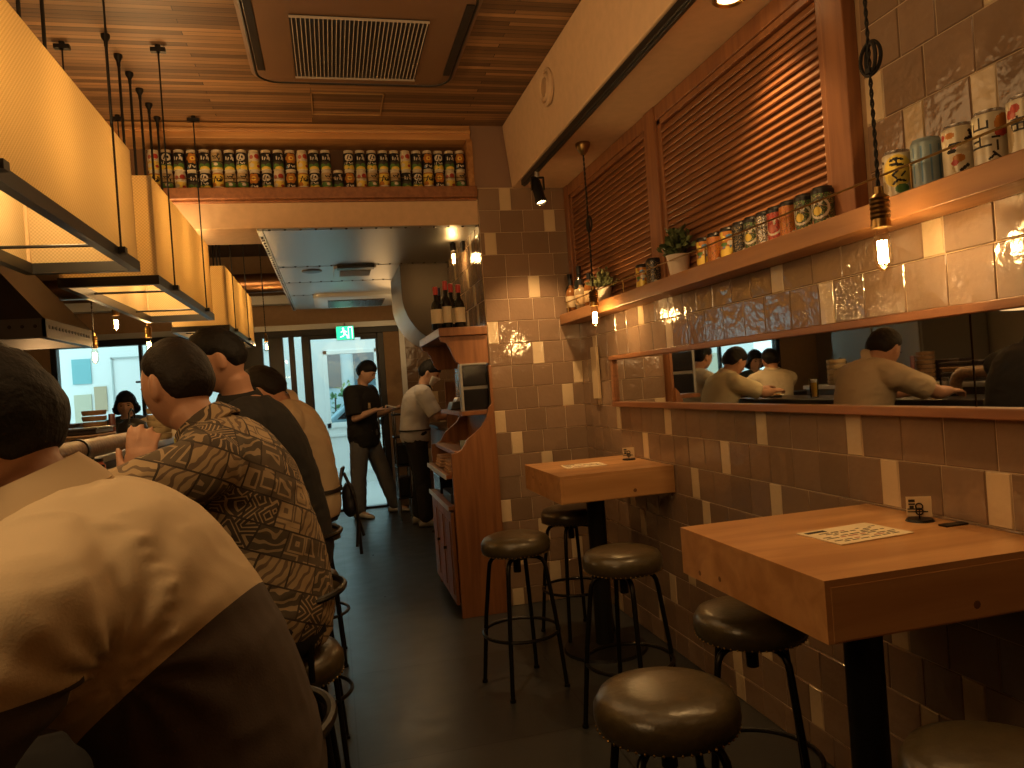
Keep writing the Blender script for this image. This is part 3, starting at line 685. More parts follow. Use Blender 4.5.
# stools: padded round seat on four bent legs
def make_stool(name, label, cat, sz, group, back=False):
    t = thing(name, label, cat, (0, 0, 0), group)
    R_ = .152
    MB().lathe([(0, sz), (.07, sz-.001), (.115, sz-.006), (.140, sz-.016), (R_, sz-.036), (R_+.001, sz-.060), (R_-.004, sz-.078), (R_-.018, sz-.084), (0, sz-.084)], n=48).build('seat', M['leather'], t, smooth=60)
    nt_ = MB()
    for k in range(52):
        a = 2*PI*k/52; nt_.ball(((R_-.003)*math.cos(a), (R_-.003)*math.sin(a), sz-.077), .0030, 8)
    nt_.build('nail_trim', M['brass'], t)
    MB().cyl((0, 0, sz-.17), (0, 0, sz-.084), .017, n=16).cyl((0, 0, sz-.115), (0, 0, sz-.09), .035, n=20).lathe([(0, sz-.084), (.09, sz-.084), (.09, sz-.09), (0, sz-.09)], n=24).build('swivel', M['black'], t)
    zt = sz-.101
    for k in range(4):
        a = PI/4 + k*PI/2; c, s_ = math.cos(a), math.sin(a)
        P = [(.02, zt), (.06, zt), (.095, zt-.002), (.115, zt-.012), (.126, zt-.03), (.132, zt-.06), (.160, sz*.45), (.188, .004)]
        MB().tube([(r*c, r*s_, z) for r, z in P], .0095, 10).lathe([(0, 0), (.013, 0), (.013, .012), (0, .012)], (.188*c, .188*s_, 0), 10).build('leg', M['iron'], t)
    zr = sz*.36; rr = .166
    MB().tube([(rr*math.cos(2*PI*k/48), rr*math.sin(2*PI*k/48), zr) for k in range(48)], .0075, 8, 0, True).build('foot_ring', M['iron'], t)
    if back:
        zb = sz+.13
        pts = [(.17, .13-.26*k/12, zb) for k in range(13)]
        pts = [(.165*math.cos(b), .165*math.sin(b), zb+.01*math.cos(b)) for b in [math.radians(-70+140*k/16) for k in range(17)]]
        MB().tube(pts, .009, 8).build('back_rail', M['iron'], t)
        for s_ in (-1, 1):
            b = math.radians(62*s_)
            MB().tube([(.10*math.cos(b), .10*math.sin(b), sz-.075), (.16*math.cos(b), .16*math.sin(b), sz-.05), (.165*math.cos(b), .165*math.sin(b), zb+.004)], .008, 8).build('back_post', M['iron'], t)
    return t
ST = [((.735, 3.17), 'brown leather stool standing alone left of the far table, in front of the wooden cabinet'),
      ((1.16, 3.70), 'brown leather stool pushed in behind the far table post, against the tiled pillar'),
      ((1.03, 2.66), 'brown leather stool in front of the far table, seat below its front edge'),
      ((1.075, 1.845), 'brown leather stool half under the near table, behind its left corner'),
      ((.635, 1.45), 'brown leather stool nearest the camera with its whole shiny seat in view'),
      ((1.02, 1.0), 'brown leather stool barely seen in the dark under the front edge of the near table')]
st0 = make_stool('round_stool', ST[0][1], 'stool', .665, 'padded round stools at the high tables')
st0.location = (*ST[0][0], 0); st0.rotation_euler = (0, 0, .25)
for k, (xy, lab) in enumerate(ST[1:]): dup(st0, (*xy, 0), lab, .25+.4*k)

# things on the tables
def menu(cx, cy, w, h, rot, z, label, seed):
    t = thing('menu_sheet', label, 'menu', (cx, cy, z), 'printed menus on the high tables')
    R_ = Matrix.Translation((cx, cy, z)) @ Matrix.Rotation(rot, 4, 'Z')
    MB().box((-w/2, -h/2, .0005), (w/2, h/2, .003), 0, R_).build('sheet', M['paper'], t, smooth=0)
    p = MB(); rnd = random.Random(seed)
    p.box((-w/2+.012, h/2-.028, .003), (-w/2+.07, h/2-.012, .0033), 0, R_)
    y = h/2-.04
    while y > -h/2+.012:
        x = -w/2+.012
        while x < w/2-.03:
            l = rnd.uniform(.01, .035)
            if rnd.random() < .72: p.box((x, y-.005, .003), (min(x+l, w/2-.012), y, .0033), 0 if rnd.random() < .8 else 1, R_)
            x += l+.007
        y -= .0125
    p.build('printing', [M['ink'], mat('red_ink', (.35, .05, .03), .6)], t, smooth=0)
menu(1.207, 1.56, .215, .152, math.radians(5), TZ, 'printed menu sheet lying on the near table', 1)
menu(1.165, 3.44, .20, .15, math.radians(-4), TZ, 'pale menu sheet lying on the far table', 2)
def card_stand(x, y, z, rot, label):
    t = thing('card_stand', label, 'card stand', (x, y, z), 'card stands on the high tables')
    R_ = Matrix.Translation((x, y, z)) @ Matrix.Rotation(rot, 4, 'Z')
    T = lambda b: bmesh.ops.transform(b.bm, matrix=R_, verts=b.bm.verts)
    b = MB().lathe([(0, .006), (.03, .006), (.034, 0), (0, 0)], n=28); b.tube([(0, 0, .004), (0, 0, .03)], .002, 6)
    for zz in (.024, .037):
        for dy in (-.003, .003): b.tube([(.008*math.cos(2*PI*k/20), dy, zz+.008*math.sin(2*PI*k/20)) for k in range(20)], .0017, 6, 0, True)
    T(b); b.build('clip_base', M['iron'], t)
    c = MB().box((-.029, -.001, .012), (.029, .001, .062)); T(c); cd = c.build('card', M['paper'], t, smooth=0)
    p = MB()
    p.box((-.024, -.0016, .041), (-.009, -.001, .045)).box((-.024, -.0016, .048), (-.009, -.001, .055)).box((-.022, -.0016, .032), (-.012, -.001, .039))
    p.box((-.027, -.0016, .022), (.02, -.001, .025)).box((-.027, -.0016, .029), (.005, -.001, .032))
    T(p); p.build('printing', M['ink'], cd, smooth=0)
card_stand(1.435, 1.60, TZ, math.radians(-32), 'small printed card on a ring clip at the wall end of the near table')
card_stand(1.43, 3.50, TZ, math.radians(-20), 'small printed card on a ring clip on the far table by the wall')
rest = MB().lathe([(0, .004), (.012, .004), (.014, 0), (0, 0)], (1.44, 1.52, TZ), 16).box((1.425, 1.505, TZ), (1.49, 1.53, TZ+.004))
tag(rest.build('card_holder', M['iron'], smooth=0, loc=(1.45, 1.52, TZ)), 'small dark flat metal holder beside the card on the near table', 'holder')

# ---------------------------------------------------------------- cans, jars, bottles
PAL = {'K': (.014, .012, .012), 'W': (.72, .66, .54), 'R': (.45, .05, .03), 'O': (.50, .19, .03), 'Y': (.82, .60, .10), 'G': (.10, .22, .06), 'B': (.12, .25, .42), 'S': (.5, .5, .5), 'T': (.45, .33, .17), 'C': (.70, .62, .46), 'P': (.50, .14, .10), 'L': (.30, .40, .45), 'D': (.06, .05, .04)}
PK = list(PAL); PMAT = [mat('print_'+{'K':'black','W':'white','R':'red','O':'orange','Y':'yellow','G':'green','B':'blue','S':'silver','T':'tan','C':'cream','P':'rose','L':'pale_blue','D':'dark'}[k], PAL[k], .32 if k != 'S' else .25, .8 if k == 'S' else .15) for k in PK]
def can_mesh(name, r, h, art, lid='S', shape='can', face=PI):
    """printed can or jar: the art rows (top to bottom) cover the front half, centred on angle `face`; repeated behind"""
    rows = len(art); nc = len(art[0]); n = nc*2; bm = bmesh.new(); li = PK.index(lid)
    if shape == 'can': prof_b = [(r*.80, 0), (r*.97, h*.03)]; prof_t = [(r*.97, h*.93), (r*.86, h*.985), (r*.86, h), (r*.80, h), (r*.78, h-.004)]
    else: prof_b = [(r*.9, 0), (r*.98, h*.02)]; prof_t = [(r*.98, h*.84), (r*.90, h*.89), (r*.80, h*.905), (r*.86, h*.915), (r*.86, h*.99), (r*.8, h)]
    zs = [lerp(prof_b[-1][1], prof_t[0][1], k/rows) for k in range(rows+1)]
    rad = lambda k: r if 0 < k < rows else r*.975
    R_ = []
    def ring(rr, z): return [bm.verts.new((rr*math.cos(face-PI/2+PI*(i/nc)), rr*math.sin(face-PI/2+PI*(i/nc)), z)) for i in range(n)]
    R_.append(ring(*prof_b[0]))
    for k, z in enumerate(zs): R_.append(ring(rad(k), z))
    for rr, z in prof_t[1:]: R_.append(ring(rr, z))
    for k in range(len(R_)-1):
        for i in range(n):
            f = bm.faces.new((R_[k][i], R_[k][(i+1) % n], R_[k+1][(i+1) % n], R_[k+1][i])); f.smooth = True
            if 1 <= k <= rows: f.material_index = PK.index(art[rows-k][nc-1-(i % nc)])
            else: f.material_index = li
    f = bm.faces.new(R_[0][::-1]); f.material_index = li
    f = bm.faces.new(R_[-1]); f.material_index = li
    me = bpy.data.meshes.new(name); bm.to_mesh(me); bm.free()
    for m in PMAT: me.materials.append(m)
    me.set_sharp_from_angle(angle=math.radians(35)); return me
SS = 2; GW, GH = 26*SS, 24*SS
def canvas(c): return [[c]*GW for _ in range(GH)]
def disc(g, cx, cy, rx, ry, c, hole=0):
    cx, cy, rx, ry = cx*SS, cy*SS, max(rx*SS, .75), max(ry*SS, .75)
    for j in range(max(0, int(cy-ry-1)), min(GH, int(cy+ry+2))):
        for i in range(max(0, int(cx-rx-1)), min(GW, int(cx+rx+2))):
            q = ((i+.5-cx)/rx)**2+((j+.5-cy)/ry)**2
            if hole <= q <= 1: g[j][i] = c
def band(g, j0, j1, c):
    for j in range(j0*SS, min(GH, j1*SS)):
        for i in range(GW): g[j][i] = c
def stroke(g, pts, w, c):
    for (x0, y0), (x1, y1) in zip(pts, pts[1:]):
        n = int(max(abs(x1-x0), abs(y1-y0))*3*SS)+1
        for k in range(n+1): disc(g, lerp(x0, x1, k/n), lerp(y0, y1, k/n), w, w, c)
def speck(g, cols, p, seed, j0=0, j1=99):
    r_ = random.Random(seed)
    for j in range(j0*SS, min(j1*SS, GH)):
        for i in range(GW):
            if r_.random() < p: g[j][i] = r_.choice(cols)
def scribble(g, seed, n, x0, x1, y0, y1, w, c):
    r_ = random.Random(seed)
    for _ in range(n):
        x, y = r_.uniform(x0, x1), r_.uniform(y0, y1); dx, dy = r_.choice(((4, 0), (0, 4), (3, 3), (-3, 3), (2, 4)))
        stroke(g, [(x, y), (x+dx*r_.uniform(.5, 1), y+dy*r_.uniform(.5, 1))], w, c)
def done(g): return [''.join(r_) for r_ in g]
def a_disc(s):
    g = canvas('K'); disc(g, 13, 7, 7, 5.2, 'W'); disc(g, 10.5, 6.5, 1.6, 2, 'K'); stroke(g, [(14, 4), (16, 9)], .9, 'K'); disc(g, 13, 10.5, 1.4, .8, 'K')
    scribble(g, s, 5, 4, 20, 13, 15, .6, 'W'); band(g, 17, 24, 'G'); disc(g, 8, 22, 6, 4, 'Y'); disc(g, 19, 21, 5, 3, 'Y'); return done(g)
def a_glyph(s):
    g = canvas('K'); scribble(g, s, 9, 5, 17, 2, 9, .75, 'W'); band(g, 13, 15, 'D'); band(g, 15, 24, 'D'); disc(g, 7, 19, 5, 4, 'G'); disc(g, 18, 20, 6, 4, 'G'); disc(g, 12, 23, 8, 3, 'Y'); return done(g)
def a_flower(s):
    g = canvas('K')
    for k in range(6): disc(g, 13+6*math.cos(k*1.05+s), 8+4.6*math.sin(k*1.05+s), 3.8, 3.2, 'O')
    disc(g, 13, 8, 4, 3.2, 'Y'); disc(g, 13, 8, 1.6, 1.3, 'R'); band(g, 16, 24, 'K'); scribble(g, s+2, 6, 5, 19, 17, 20, .7, 'W'); disc(g, 20, 21, 2, 1.5, 'B'); return done(g)
def a_rose(s):
    g = canvas('C'); disc(g, 9, 5, 4.5, 3.6, 'R'); disc(g, 18, 6, 3, 3, 'P'); band(g, 12, 24, 'Y'); scribble(g, s, 6, 4, 20, 10, 14, .6, 'T'); disc(g, 7, 19, 3, 2, 'R'); disc(g, 18, 18, 4, 3, 'C'); return done(g)
def a_leafy(s):
    g = canvas('T'); scribble(g, s, 8, 4, 19, 2, 9, .8, 'K'); band(g, 12, 14, 'D'); disc(g, 8, 18, 7, 4, 'G'); disc(g, 19, 18, 6, 4, 'G'); disc(g, 12, 17, 3, 2, 'W'); band(g, 21, 24, 'Y'); return done(g)
def a_amber(s):
    g = canvas('Y'); scribble(g, s, 8, 5, 18, 4, 12, 1., 'K'); band(g, 0, 2, 'O'); disc(g, 5, 18, 5, 3, 'O'); disc(g, 20, 17, 5, 4, 'O'); band(g, 19, 21, 'W'); return done(g)
ART = {'disc': a_disc(3), 'glyph': a_glyph(5), 'flower': a_flower(1), 'rose': a_rose(2), 'leafy': a_leafy(8), 'amber': a_amber(4)}
NAMES = {'disc': 'black jar with round white patch', 'glyph': 'black jar with white lettering', 'flower': 'black jar with orange blossom', 'rose': 'yellow jar with red marks', 'leafy': 'tan jar with dark lettering', 'amber': 'yellow jar with dark strokes'}
JM = {k: can_mesh('jar', .0305, .113, v, 'C', 'jar', -PI/2) for k, v in ART.items()}
ORD = ['first', 'second', 'third', 'fourth', 'fifth', 'sixth', 'seventh', 'eighth', 'ninth', 'tenth', 'eleventh', 'twelfth', 'thirteenth', 'fourteenth', 'fifteenth', 'sixteenth', 'seventeenth', 'eighteenth', 'nineteenth', 'twentieth', 'twenty-first', 'twenty-second', 'twenty-third', 'twenty-fourth', 'twenty-fifth', 'twenty-sixth', 'twenty-seventh']
top = ['flower', 'glyph', 'disc', 'flower', 'glyph', 'rose', 'glyph', 'glyph', 'disc', 'glyph', 'disc', None, 'glyph', 'glyph', 'rose', 'flower', 'glyph', 'glyph', 'rose', 'disc', 'glyph', 'leafy', 'glyph', 'flower', 'glyph', 'disc', 'rose']
bot = ['leafy', 'rose', 'flower', 'amber', 'disc', 'glyph', 'leafy', 'amber', 'leafy', 'rose', 'flower', 'glyph', 'leafy', 'disc', 'amber', 'flower', 'rose', 'disc', 'flower', 'leafy', 'leafy', 'amber', 'disc', 'glyph', 'rose', 'leafy', 'amber']
rnd = random.Random(12); JX = .838; JP = .0652
for row, seq in (('lower', bot), ('upper', top)):
    for i, kd in enumerate(seq):
        if kd is None: continue
        z = 2.505 if row == 'lower' else 2.505+.1135
        o = bpy.data.objects.new('jar', JM[kd]); C.objects.link(o)
        o.location = (JX-i*JP, 4.365+rnd.uniform(-.004, .004), z); o.rotation_euler = (0, 0, rnd.uniform(-.25, .25))
        tag(o, f'{NAMES[kd]}, {ORD[i]} from the pillar in the {row} beam row', 'jar', 'printed glass jars in the beam niche')
nr = MB().cyl((-3.3, 4.318, 2.565), (.872, 4.318, 2.565), .002, n=6)
tag(nr.build('niche_rail', M['brass'], smooth=0, loc=(-1.2, 4.318, 2.565)), 'thin brass rail in front of the jars in the beam niche', 'rail')

def b_sanrei():
    g = canvas('C'); disc(g, 9, 10, 9, 9, 'Y')
    for p in ([(6, 4), (10, 3), (13, 4)], [(10, 3), (9, 7)], [(6, 7), (13, 6)], [(5, 11), (7, 13)], [(9, 10), (12, 12), (10, 14)], [(5, 16), (9, 15), (12, 17)], [(18, 4), (21, 3), (22, 6)]): stroke(g, p, .65, 'K')
    disc(g, 7, 20, 4, 2.6, 'G'); disc(g, 20, 19, 5, 5, 'T'); return done(g)
def b_blue():
    g = canvas('L')
    for i in range(2, 26, 5): stroke(g, [(i, 3), (i, 21)], .5, 'B')
    return done(g)
def b_white():
    g = canvas('C'); stroke(g, [(4, 3), (3, 6), (6, 7)], .8, 'K'); disc(g, 14, 4, 2.6, 1.6, 'O'); disc(g, 19, 4, 2, 1.5, 'R')
    stroke(g, [(9, 9), (14, 9), (12, 12), (15, 12)], .8, 'K'); disc(g, 12, 10, 1.5, 1, 'P'); disc(g, 10, 16, 3, 2, 'O'); disc(g, 12, 18, 2, 1.5, 'R'); stroke(g, [(6, 20), (9, 22)], .8, 'K'); stroke(g, [(13, 20), (12, 23)], .6, 'T'); return done(g)
def b_brush():
    g = canvas('C'); disc(g, 3, 6, 5, 5, 'O'); disc(g, 5, 10, 3, 2, 'R')
    for p in ([(15, 2), (15, 7)], [(11, 4), (11, 7), (19, 7), (19, 4)], [(15, 10), (15, 15)], [(15, 12.5), (19, 12.5)], [(10, 15.5), (21, 15.5)]): stroke(g, p, .65, 'K')
    for p in ([(6, 12), (9, 12)], [(7, 14), (7, 18)], [(9, 19), (6, 22)], [(8, 20), (11, 22)]): stroke(g, p, .55, 'K')
    disc(g, 17, 21, 5, 2.2, 'W'); disc(g, 24, 20, 3, 5, 'T'); return done(g)
def b_bloom():
    g = canvas('C'); disc(g, 7, 5, 3.4, 2.6, 'G'); disc(g, 15, 4, 2.6, 2, 'R'); disc(g, 18, 6, 2.6, 2, 'R'); disc(g, 16, 7, 1.6, 1.4, 'P'); disc(g, 4, 11, 4, 3, 'L')
    for p in ([(11, 9), (17, 9)], [(14, 8), (14, 14)], [(11, 11), (17, 11), (17, 14), (11, 14), (11, 11)]): stroke(g, p, .65, 'K')
    disc(g, 5, 17, 2.6, 2, 'O'); disc(g, 4, 17, 1, 1, 'D'); disc(g, 21, 17, 5, 7, 'T'); return done(g)
BIG = {'sanrei': b_sanrei(), 'blue': b_blue(), 'white': b_white(), 'brush': b_brush(), 'bloom': b_bloom()}
def s_ring(base, cols, ringc, seed):
    g = canvas(base); speck(g, cols, .75, seed); band(g, 0, 3, 'K'); disc(g, 12, 13, 8.5, 7.5, ringc, .62)
    for j in range(0, 8*SS):
        for i in range(GW):
            if g[j][i] == ringc: g[j][i] = base
    scribble(g, seed, 3, 7, 15, 8, 10, .6, ringc); disc(g, 13, 15, 3.4, 3, 'Y' if base != 'R' else 'P'); disc(g, 4, 22, 3, 1.3, 'W'); disc(g, 20, 22, 2.5, 1.3, 'P'); return done(g)
def s_tropic():
    g = canvas('O'); r_ = random.Random(31)
    for _ in range(34): disc(g, r_.uniform(0, 26), r_.uniform(2, 24), r_.uniform(1.5, 4), r_.uniform(1.2, 3), r_.choice('YYOORGBYK'))
    band(g, 0, 2, 'K'); disc(g, 13, 20, 8, 3, 'Y'); disc(g, 6, 12, 3, 2, 'W'); return done(g)
def s_speck(base, cols, p, seed):
    g = canvas(base); speck(g, cols, p, seed, 2); band(g, 0, 2, 'K'); disc(g, 5, 22, 2.5, 1.4, 'W'); return done(g)
SM = {'green': s_ring('D', 'GGDTD', 'W', 3), 'grey': s_speck('S', 'DTSDTD', .8, 6), 'red': s_ring('R', 'RRRPD', 'W', 9), 'orange': s_speck('O', 'OOOPRD', .55, 12), 'tropic': s_tropic(), 'ink': s_speck('K', 'KKDTDK', .8, 15)}
SMN = {'green': 'ringed green slim can', 'grey': 'grey speckled slim can', 'red': 'ringed red slim can', 'orange': 'orange patterned slim can', 'tropic': 'orange fruit-print can', 'ink': 'black ink-print can'}
def place_can(kind, art, x, y, r, h, label, cat, group, lid='S'):
    o = bpy.data.objects.new(cat.replace(' ', '_'), can_mesh(cat, r, h, art, lid, 'can', PI+.35)); C.objects.link(o); o.location = (x, y, 1.7175)
    return tag(o, label, cat, group)
for kd, y, lab in (('sanrei', 1.592, 'pale can with yellow panel and black brush strokes, left of the plain blue can'), ('blue', 1.497, 'plain light blue can on the shelf'),
                   ('white', 1.402, 'cream can with a few orange and black brush marks, right of the blue can'), ('brush', 1.318, 'cream can with bold black brush lettering and orange patch'),
                   ('bloom', 1.232, 'cream can with red and green blossoms and black lettering, at the photo edge')):
    place_can(kd, BIG[kd], 1.437, y, .0345, .121, lab, 'drink can', 'tall pale cans at the near end of the shelf', 'S' if kd != 'blue' else 'L')
SEQ = [('tropic', 2.60, 'leftmost of the row beside the larger plant'), ('orange', 2.515, 'second from the larger plant'), ('tropic', 2.42, 'third from the larger plant'), ('ink', 2.335, 'just left of the ringed green cans'),
       ('green', 2.258, 'left of the grey speckled can'), ('grey', 2.186, 'left of the red can'), ('red', 2.118, 'in the middle of the row on the shelf'), ('orange', 2.05, 'right of the red can'),
       ('green', 1.972, 'second from the right end of the slim-can row'), ('green', 1.888, 'at the right end of the slim-can row by the post')]
for kd, y, lab in SEQ: place_can(kd, SM[kd], 1.437, y, .0325, .112, f'{SMN[kd]}, {lab}', 'drink can', 'slim printed cans in front of the wide louvre', 'K')
place_can('tropic', SM['tropic'], 1.437, 3.19, .0325, .112, 'yellow and orange print can between the two potted plants', 'drink can', 'pair of cans between the plants', 'K')
place_can('ink', SM['ink'], 1.437, 3.065, .0345, .118, 'dark blue-black can between the two potted plants', 'drink can', 'pair of cans between the plants', 'K')
# plants
def plant(x, y, s, mleaf, label, seed, spread, up, nleaf, lsize):
    z = 1.7175; t = thing('potted_plant', label, 'potted plant', (x, y, z), 'potted plants on the shelf')
    MB().lathe([(0, 0), (.034*s, 0), (.036*s, .004), (.047*s, .078*s), (.049*s, .08*s), (.044*s, .08*s), (.042*s, .066*s), (0, .066*s)], (x, y, z), 28).build('pot', M['terracotta'], t)
    MB().lathe([(.0425*s, .068*s), (0, .072*s)], (x, y, z), 20).build('soil', M['soil'], t)
    b = MB(); rnd = random.Random(seed)
    for k in range(nleaf):
        a = rnd.uniform(0, 2*PI); el = rnd.uniform(.25, 1.4); L_ = rnd.uniform(.5, 1.)*spread
        p0 = V(x, y, z+.07*s); tip = p0 + V(math.cos(a)*math.cos(el)*L_*.55, math.sin(a)*math.cos(el)*L_, abs(math.sin(el))*up*rnd.uniform(.6, 1))
        tip.x = min(tip.x, x+.04)
        b.tube([p0+V(0, 0, -.01), (p0+tip)/2+V(0, 0, .012), tip], .0013, 4, 1)
        for q in range(4):
            c = p0.lerp(tip, .45+.55*q/3); d = (tip-p0).normalized(); w = V(rnd.uniform(-1, 1), rnd.uniform(-1, 1), rnd.uniform(-.3, .8)).normalized()
            l = lsize*rnd.uniform(.7, 1.2); side = d.cross(w).normalized()*l*.33; tipl = c+(w*.8+d*.4)*l
            tipl.x = min(tipl.x, 1.452)
            v = [b.bm.verts.new(qv) for qv in (c, c+(tipl-c)*.5+side+V(0, 0, .002), tipl, c+(tipl-c)*.5-side+V(0, 0, .002))]
            b._f(v)
    b.build('foliage', [mleaf, M['leafpale']], t, smooth=0, norm=False)
plant(1.425, 2.80, 1.05, M['leaf'], 'dark leafy plant in a white pot beside the louvre post, larger of the two', 3, .125, .125, 70, .038)
plant(1.425, 3.665, .92, M['leafpale'], 'pale wispy plant in a small white pot near the glowing bulb by the pillar', 5, .14, .11, 60, .028)
# bottles
def bottle_prof(r, h, neck=.28): return [(0, 0), (r*.9, 0), (r, .006), (r, h*(1-neck-.16)), (r*.82, h*(1-neck-.08)), (r*.38, h*(1-neck)), (r*.34, h*.97), (r*.40, h*.975), (r*.40, h), (0, h)]
def bottle(x, y, z, r, h, gm, lm, cm, label, group, neck=.3, lab=(.15, .48)):
    t = thing('bottle', label, 'bottle', (x, y, z), group)
    MB().lathe(bottle_prof(r, h, neck), (x, y, z), 20).build('body', gm, t)
    MB().lathe([(r*1.01, h*lab[0]), (r*1.02, h*lab[0]+.001), (r*1.02, h*lab[1]-.001), (r*1.01, h*lab[1])], (x, y, z), 20).build('label', lm, t)
    MB().lathe([(r*.37, h*.82), (r*.42, h*.82), (r*.44, h*1.0), (r*.3, h*1.008), (0, h*1.008)], (x, y, z), 14).build('cap', cm, t)
M['wineglass'] = mat('dark_wine_glass', (.008, .010, .008), .08, 0, spec=.7)
M['redcap'] = mat('red_capsule', (.50, .035, .03), .35); M['navycap'] = mat('navy_capsule', (.03, .03, .09), .35)
M['lab1'] = mat('cream_label', (.42, .32, .18), .6); M['lab2'] = mat('tan_label', (.45, .30, .14), .6)
M['winelabel'] = mat('daylit_wine_label', (.70, .60, .42), .6)  # cream label lightened in its colour for the daylight on these bottles
WB = [(.645, 4.44, .26, 'redcap', 'lab1', 'wine bottle with red cap and cream label at the left end of the bracket shelf'), (.69, 4.62, .28, 'navycap', 'lab1', 'dark wine bottle with a navy cap standing between red-capped bottles'),
      (.712, 4.48, .30, 'redcap', 'lab1', 'tall red-capped wine bottle in the middle of the bracket shelf'), (.765, 4.60, .30, 'redcap', 'lab2', 'red-capped wine bottle furthest back on the bracket shelf'), (.785, 4.44, .27, 'redcap', 'lab2', 'dark wine bottle at the pillar end of the bracket shelf')]
SB = [(1.445, 4.27, .24, 'wineglass', 'lab2', 'dark bottle in the corner where the shelf meets the pillar'), (1.42, 4.19, .20, 'amberg', 'lab1', 'amber bottle with pale label second from the pillar on the shelf'),
      (1.445, 4.10, .26, 'wineglass', 'lab1', 'tall dark bottle third from the pillar on the shelf'), (1.42, 4.01, .17, 'clearb', 'lab2', 'squat clear bottle fourth from the pillar on the shelf'), (1.44, 3.92, .19, 'amberg', 'lab2', 'short brown bottle next to the small potted plant')]
M['amberg'] = mat('amber_glass', (.16, .06, .015), .1, spec=.7); M['clearb'] = mat('milky_glass', (.22, .16, .09), .15)
for x, y, h, gm, lm, lab in SB: bottle(x, y, 1.7175, .033, h, M[gm], M[lm], M['black'], lab, 'bottles at the pillar end of the shelf', .26)

# ---------------------------------------------------------------- bracket shelf and service cabinet by the pillar
bs = thing('bracket_shelf', 'wooden bracket shelf with curved side on the pillar, holding wine bottles', 'shelf', (.78, 4.75, 1.46))
MB().box((.625, 4.27, 1.625), (.912, 5.25, 1.675)).build('board', M['cabwood'], bs, smooth=0, bevel=.004)
prof = [(.912, 1.455), (.74, 1.455), (.715, 1.475), (.70, 1.51), (.685, 1.555), (.665, 1.585), (.635, 1.597), (.628, 1.622), (.912, 1.622)]
for y in (4.29, 5.18): MB().prism(prof, 1, y, y+.03).build('side_bracket', M['cabwood'], bs, smooth=0, bevel=.002)
MB().box((.90, 4.33, 1.46), (.912, 5.17, 1.622)).build('back_board', M['cabwood'], bs, smooth=0)
for x, y, h, cm, lm, lab in WB: bottle(x, y, 1.6752, .034, h, M['wineglass'], M['winelabel'], M[cm], lab, 'wine bottles on the bracket shelf', .30)
cb = thing('service_cabinet', 'tall orange-brown service cabinet with scooped side panel beside the pillar', 'cabinet', (.78, 4.6, 0))
pp = [(.635, 0), (.90, 0), (.90, 1.225), (.872, 1.19), (.852, 1.13), (.82, 1.085), (.775, 1.05), (.735, 1.02), (.70, .965), (.675, .95), (.635, .945)]
for y in (4.20, 5.07): MB().prism(pp, 1, y, y+.028).build('side_panel', M['cabwood'], cb, smooth=0, bevel=.002)
MB().box((.895, 4.229, 0), (.912, 5.069, 1.44)).build('back_panel', M['cabwood'], cb, smooth=0)
sv = MB(); 
for z in (.62, .80): sv.box((.60, 4.229, z), (.894, 5.069, z+.022))
sv.box((.72, 4.229, 1.155), (.894, 5.069, 1.18)).box((.64, 4.229, .05), (.894, 5.069, .07))
sv.build('shelf_board', M['cabwood'], cb, smooth=0, bevel=.002)
MB().box((.596, 4.229, .618), (.602, 5.069, .645)).box((.596, 4.229, .798), (.602, 5.069, .824)).build('shelf_edge', mat('pale_edge', (.5, .5, .48), .4), cb, smooth=0)
for k in range(3):
    y0 = 4.235+k*.278
    d = MB().box((.612, y0, .07), (.632, y0+.268, .605)); d.box((.606, y0+.05, .12), (.612, y0+.22, .55))
    dd = d.build('door', M['cabwood'], cb, smooth=0, bevel=.003)
    MB().cyl((.59, y0+.24, .36), (.612, y0+.24, .36), .009, n=10).build('knob', M['iron'], dd)
tag(MB().box((.632, 4.75, .645), (.86, 5.04, .76)).cbox((.74, 4.9, .765), (.16, .2, .02)).build('storage_box', M['screen'], smooth=0, bevel=.008, loc=(.74, 4.9, .645)), 'black box on the middle shelf of the service cabinet', 'box')
tag(MB().box((.63, 4.30, .645), (.84, 4.62, .70)).build('folder_stack', mat('navy_folder', (.03, .04, .07), .4), smooth=0, bevel=.004, loc=(.73, 4.46, .645)), 'dark flat folders near the front of the cabinet shelf', 'folders')
for k, (y, lab) in enumerate(((4.38, 'folded tan cloth nearest on the upper cabinet shelf'), (4.75, 'folded tan cloth deeper on the upper cabinet shelf'))):
    b = MB()
    for q in range(4): b.cbox((.70, y, .834+q*.018), (.15-.008*q, .2, .016))
    tag(b.build('folded_cloth', mat('tan_cloth', (.45, .27, .16), .9), smooth=0, bevel=.006, loc=(.70, y, .825)), lab, 'cloth', 'folded cloths in the cabinet')
ps = thing('pos_terminal', 'pair of dark screens in a white frame standing on the cabinet top', 'terminal', (.80, 4.33, 1.18))
for z0, z1 in ((1.185, 1.305), (1.325, 1.445)): MB().box((.742, 4.26, z0), (.892, 4.30, z1)).build('screen', M['screen'], ps, smooth=0, bevel=.006)
MB().box((.728, 4.255, 1.181), (.742, 4.32, 1.45)).box((.742, 4.27, 1.305), (.89, 4.31, 1.325)).box((.73, 4.27, 1.447), (.894, 4.32, 1.458)).build('frame', mat('grey_bezel', (.30, .29, .27), .4), ps, smooth=0, bevel=.002)
MB().tube([(.886, 4.25, 1.40), (.895, 4.245, 1.30), (.89, 4.24, 1.20), (.86, 4.215, 1.12), (.83, 4.21, 1.06), (.80, 4.24, 1.02)], .006, 8).build('cable', M['cord'], ps)
sp = thing('tape_dispenser', 'small grey dispenser on the cabinet top in front of the screens', 'dispenser', (.76, 4.8, 1.18))
MB().prism([(.73, 1.181), (.85, 1.181), (.85, 1.2), (.80, 1.235), (.75, 1.23)], 1, 4.72, 4.88).build('body', M['darksteel'], sp, smooth=0, bevel=.006)
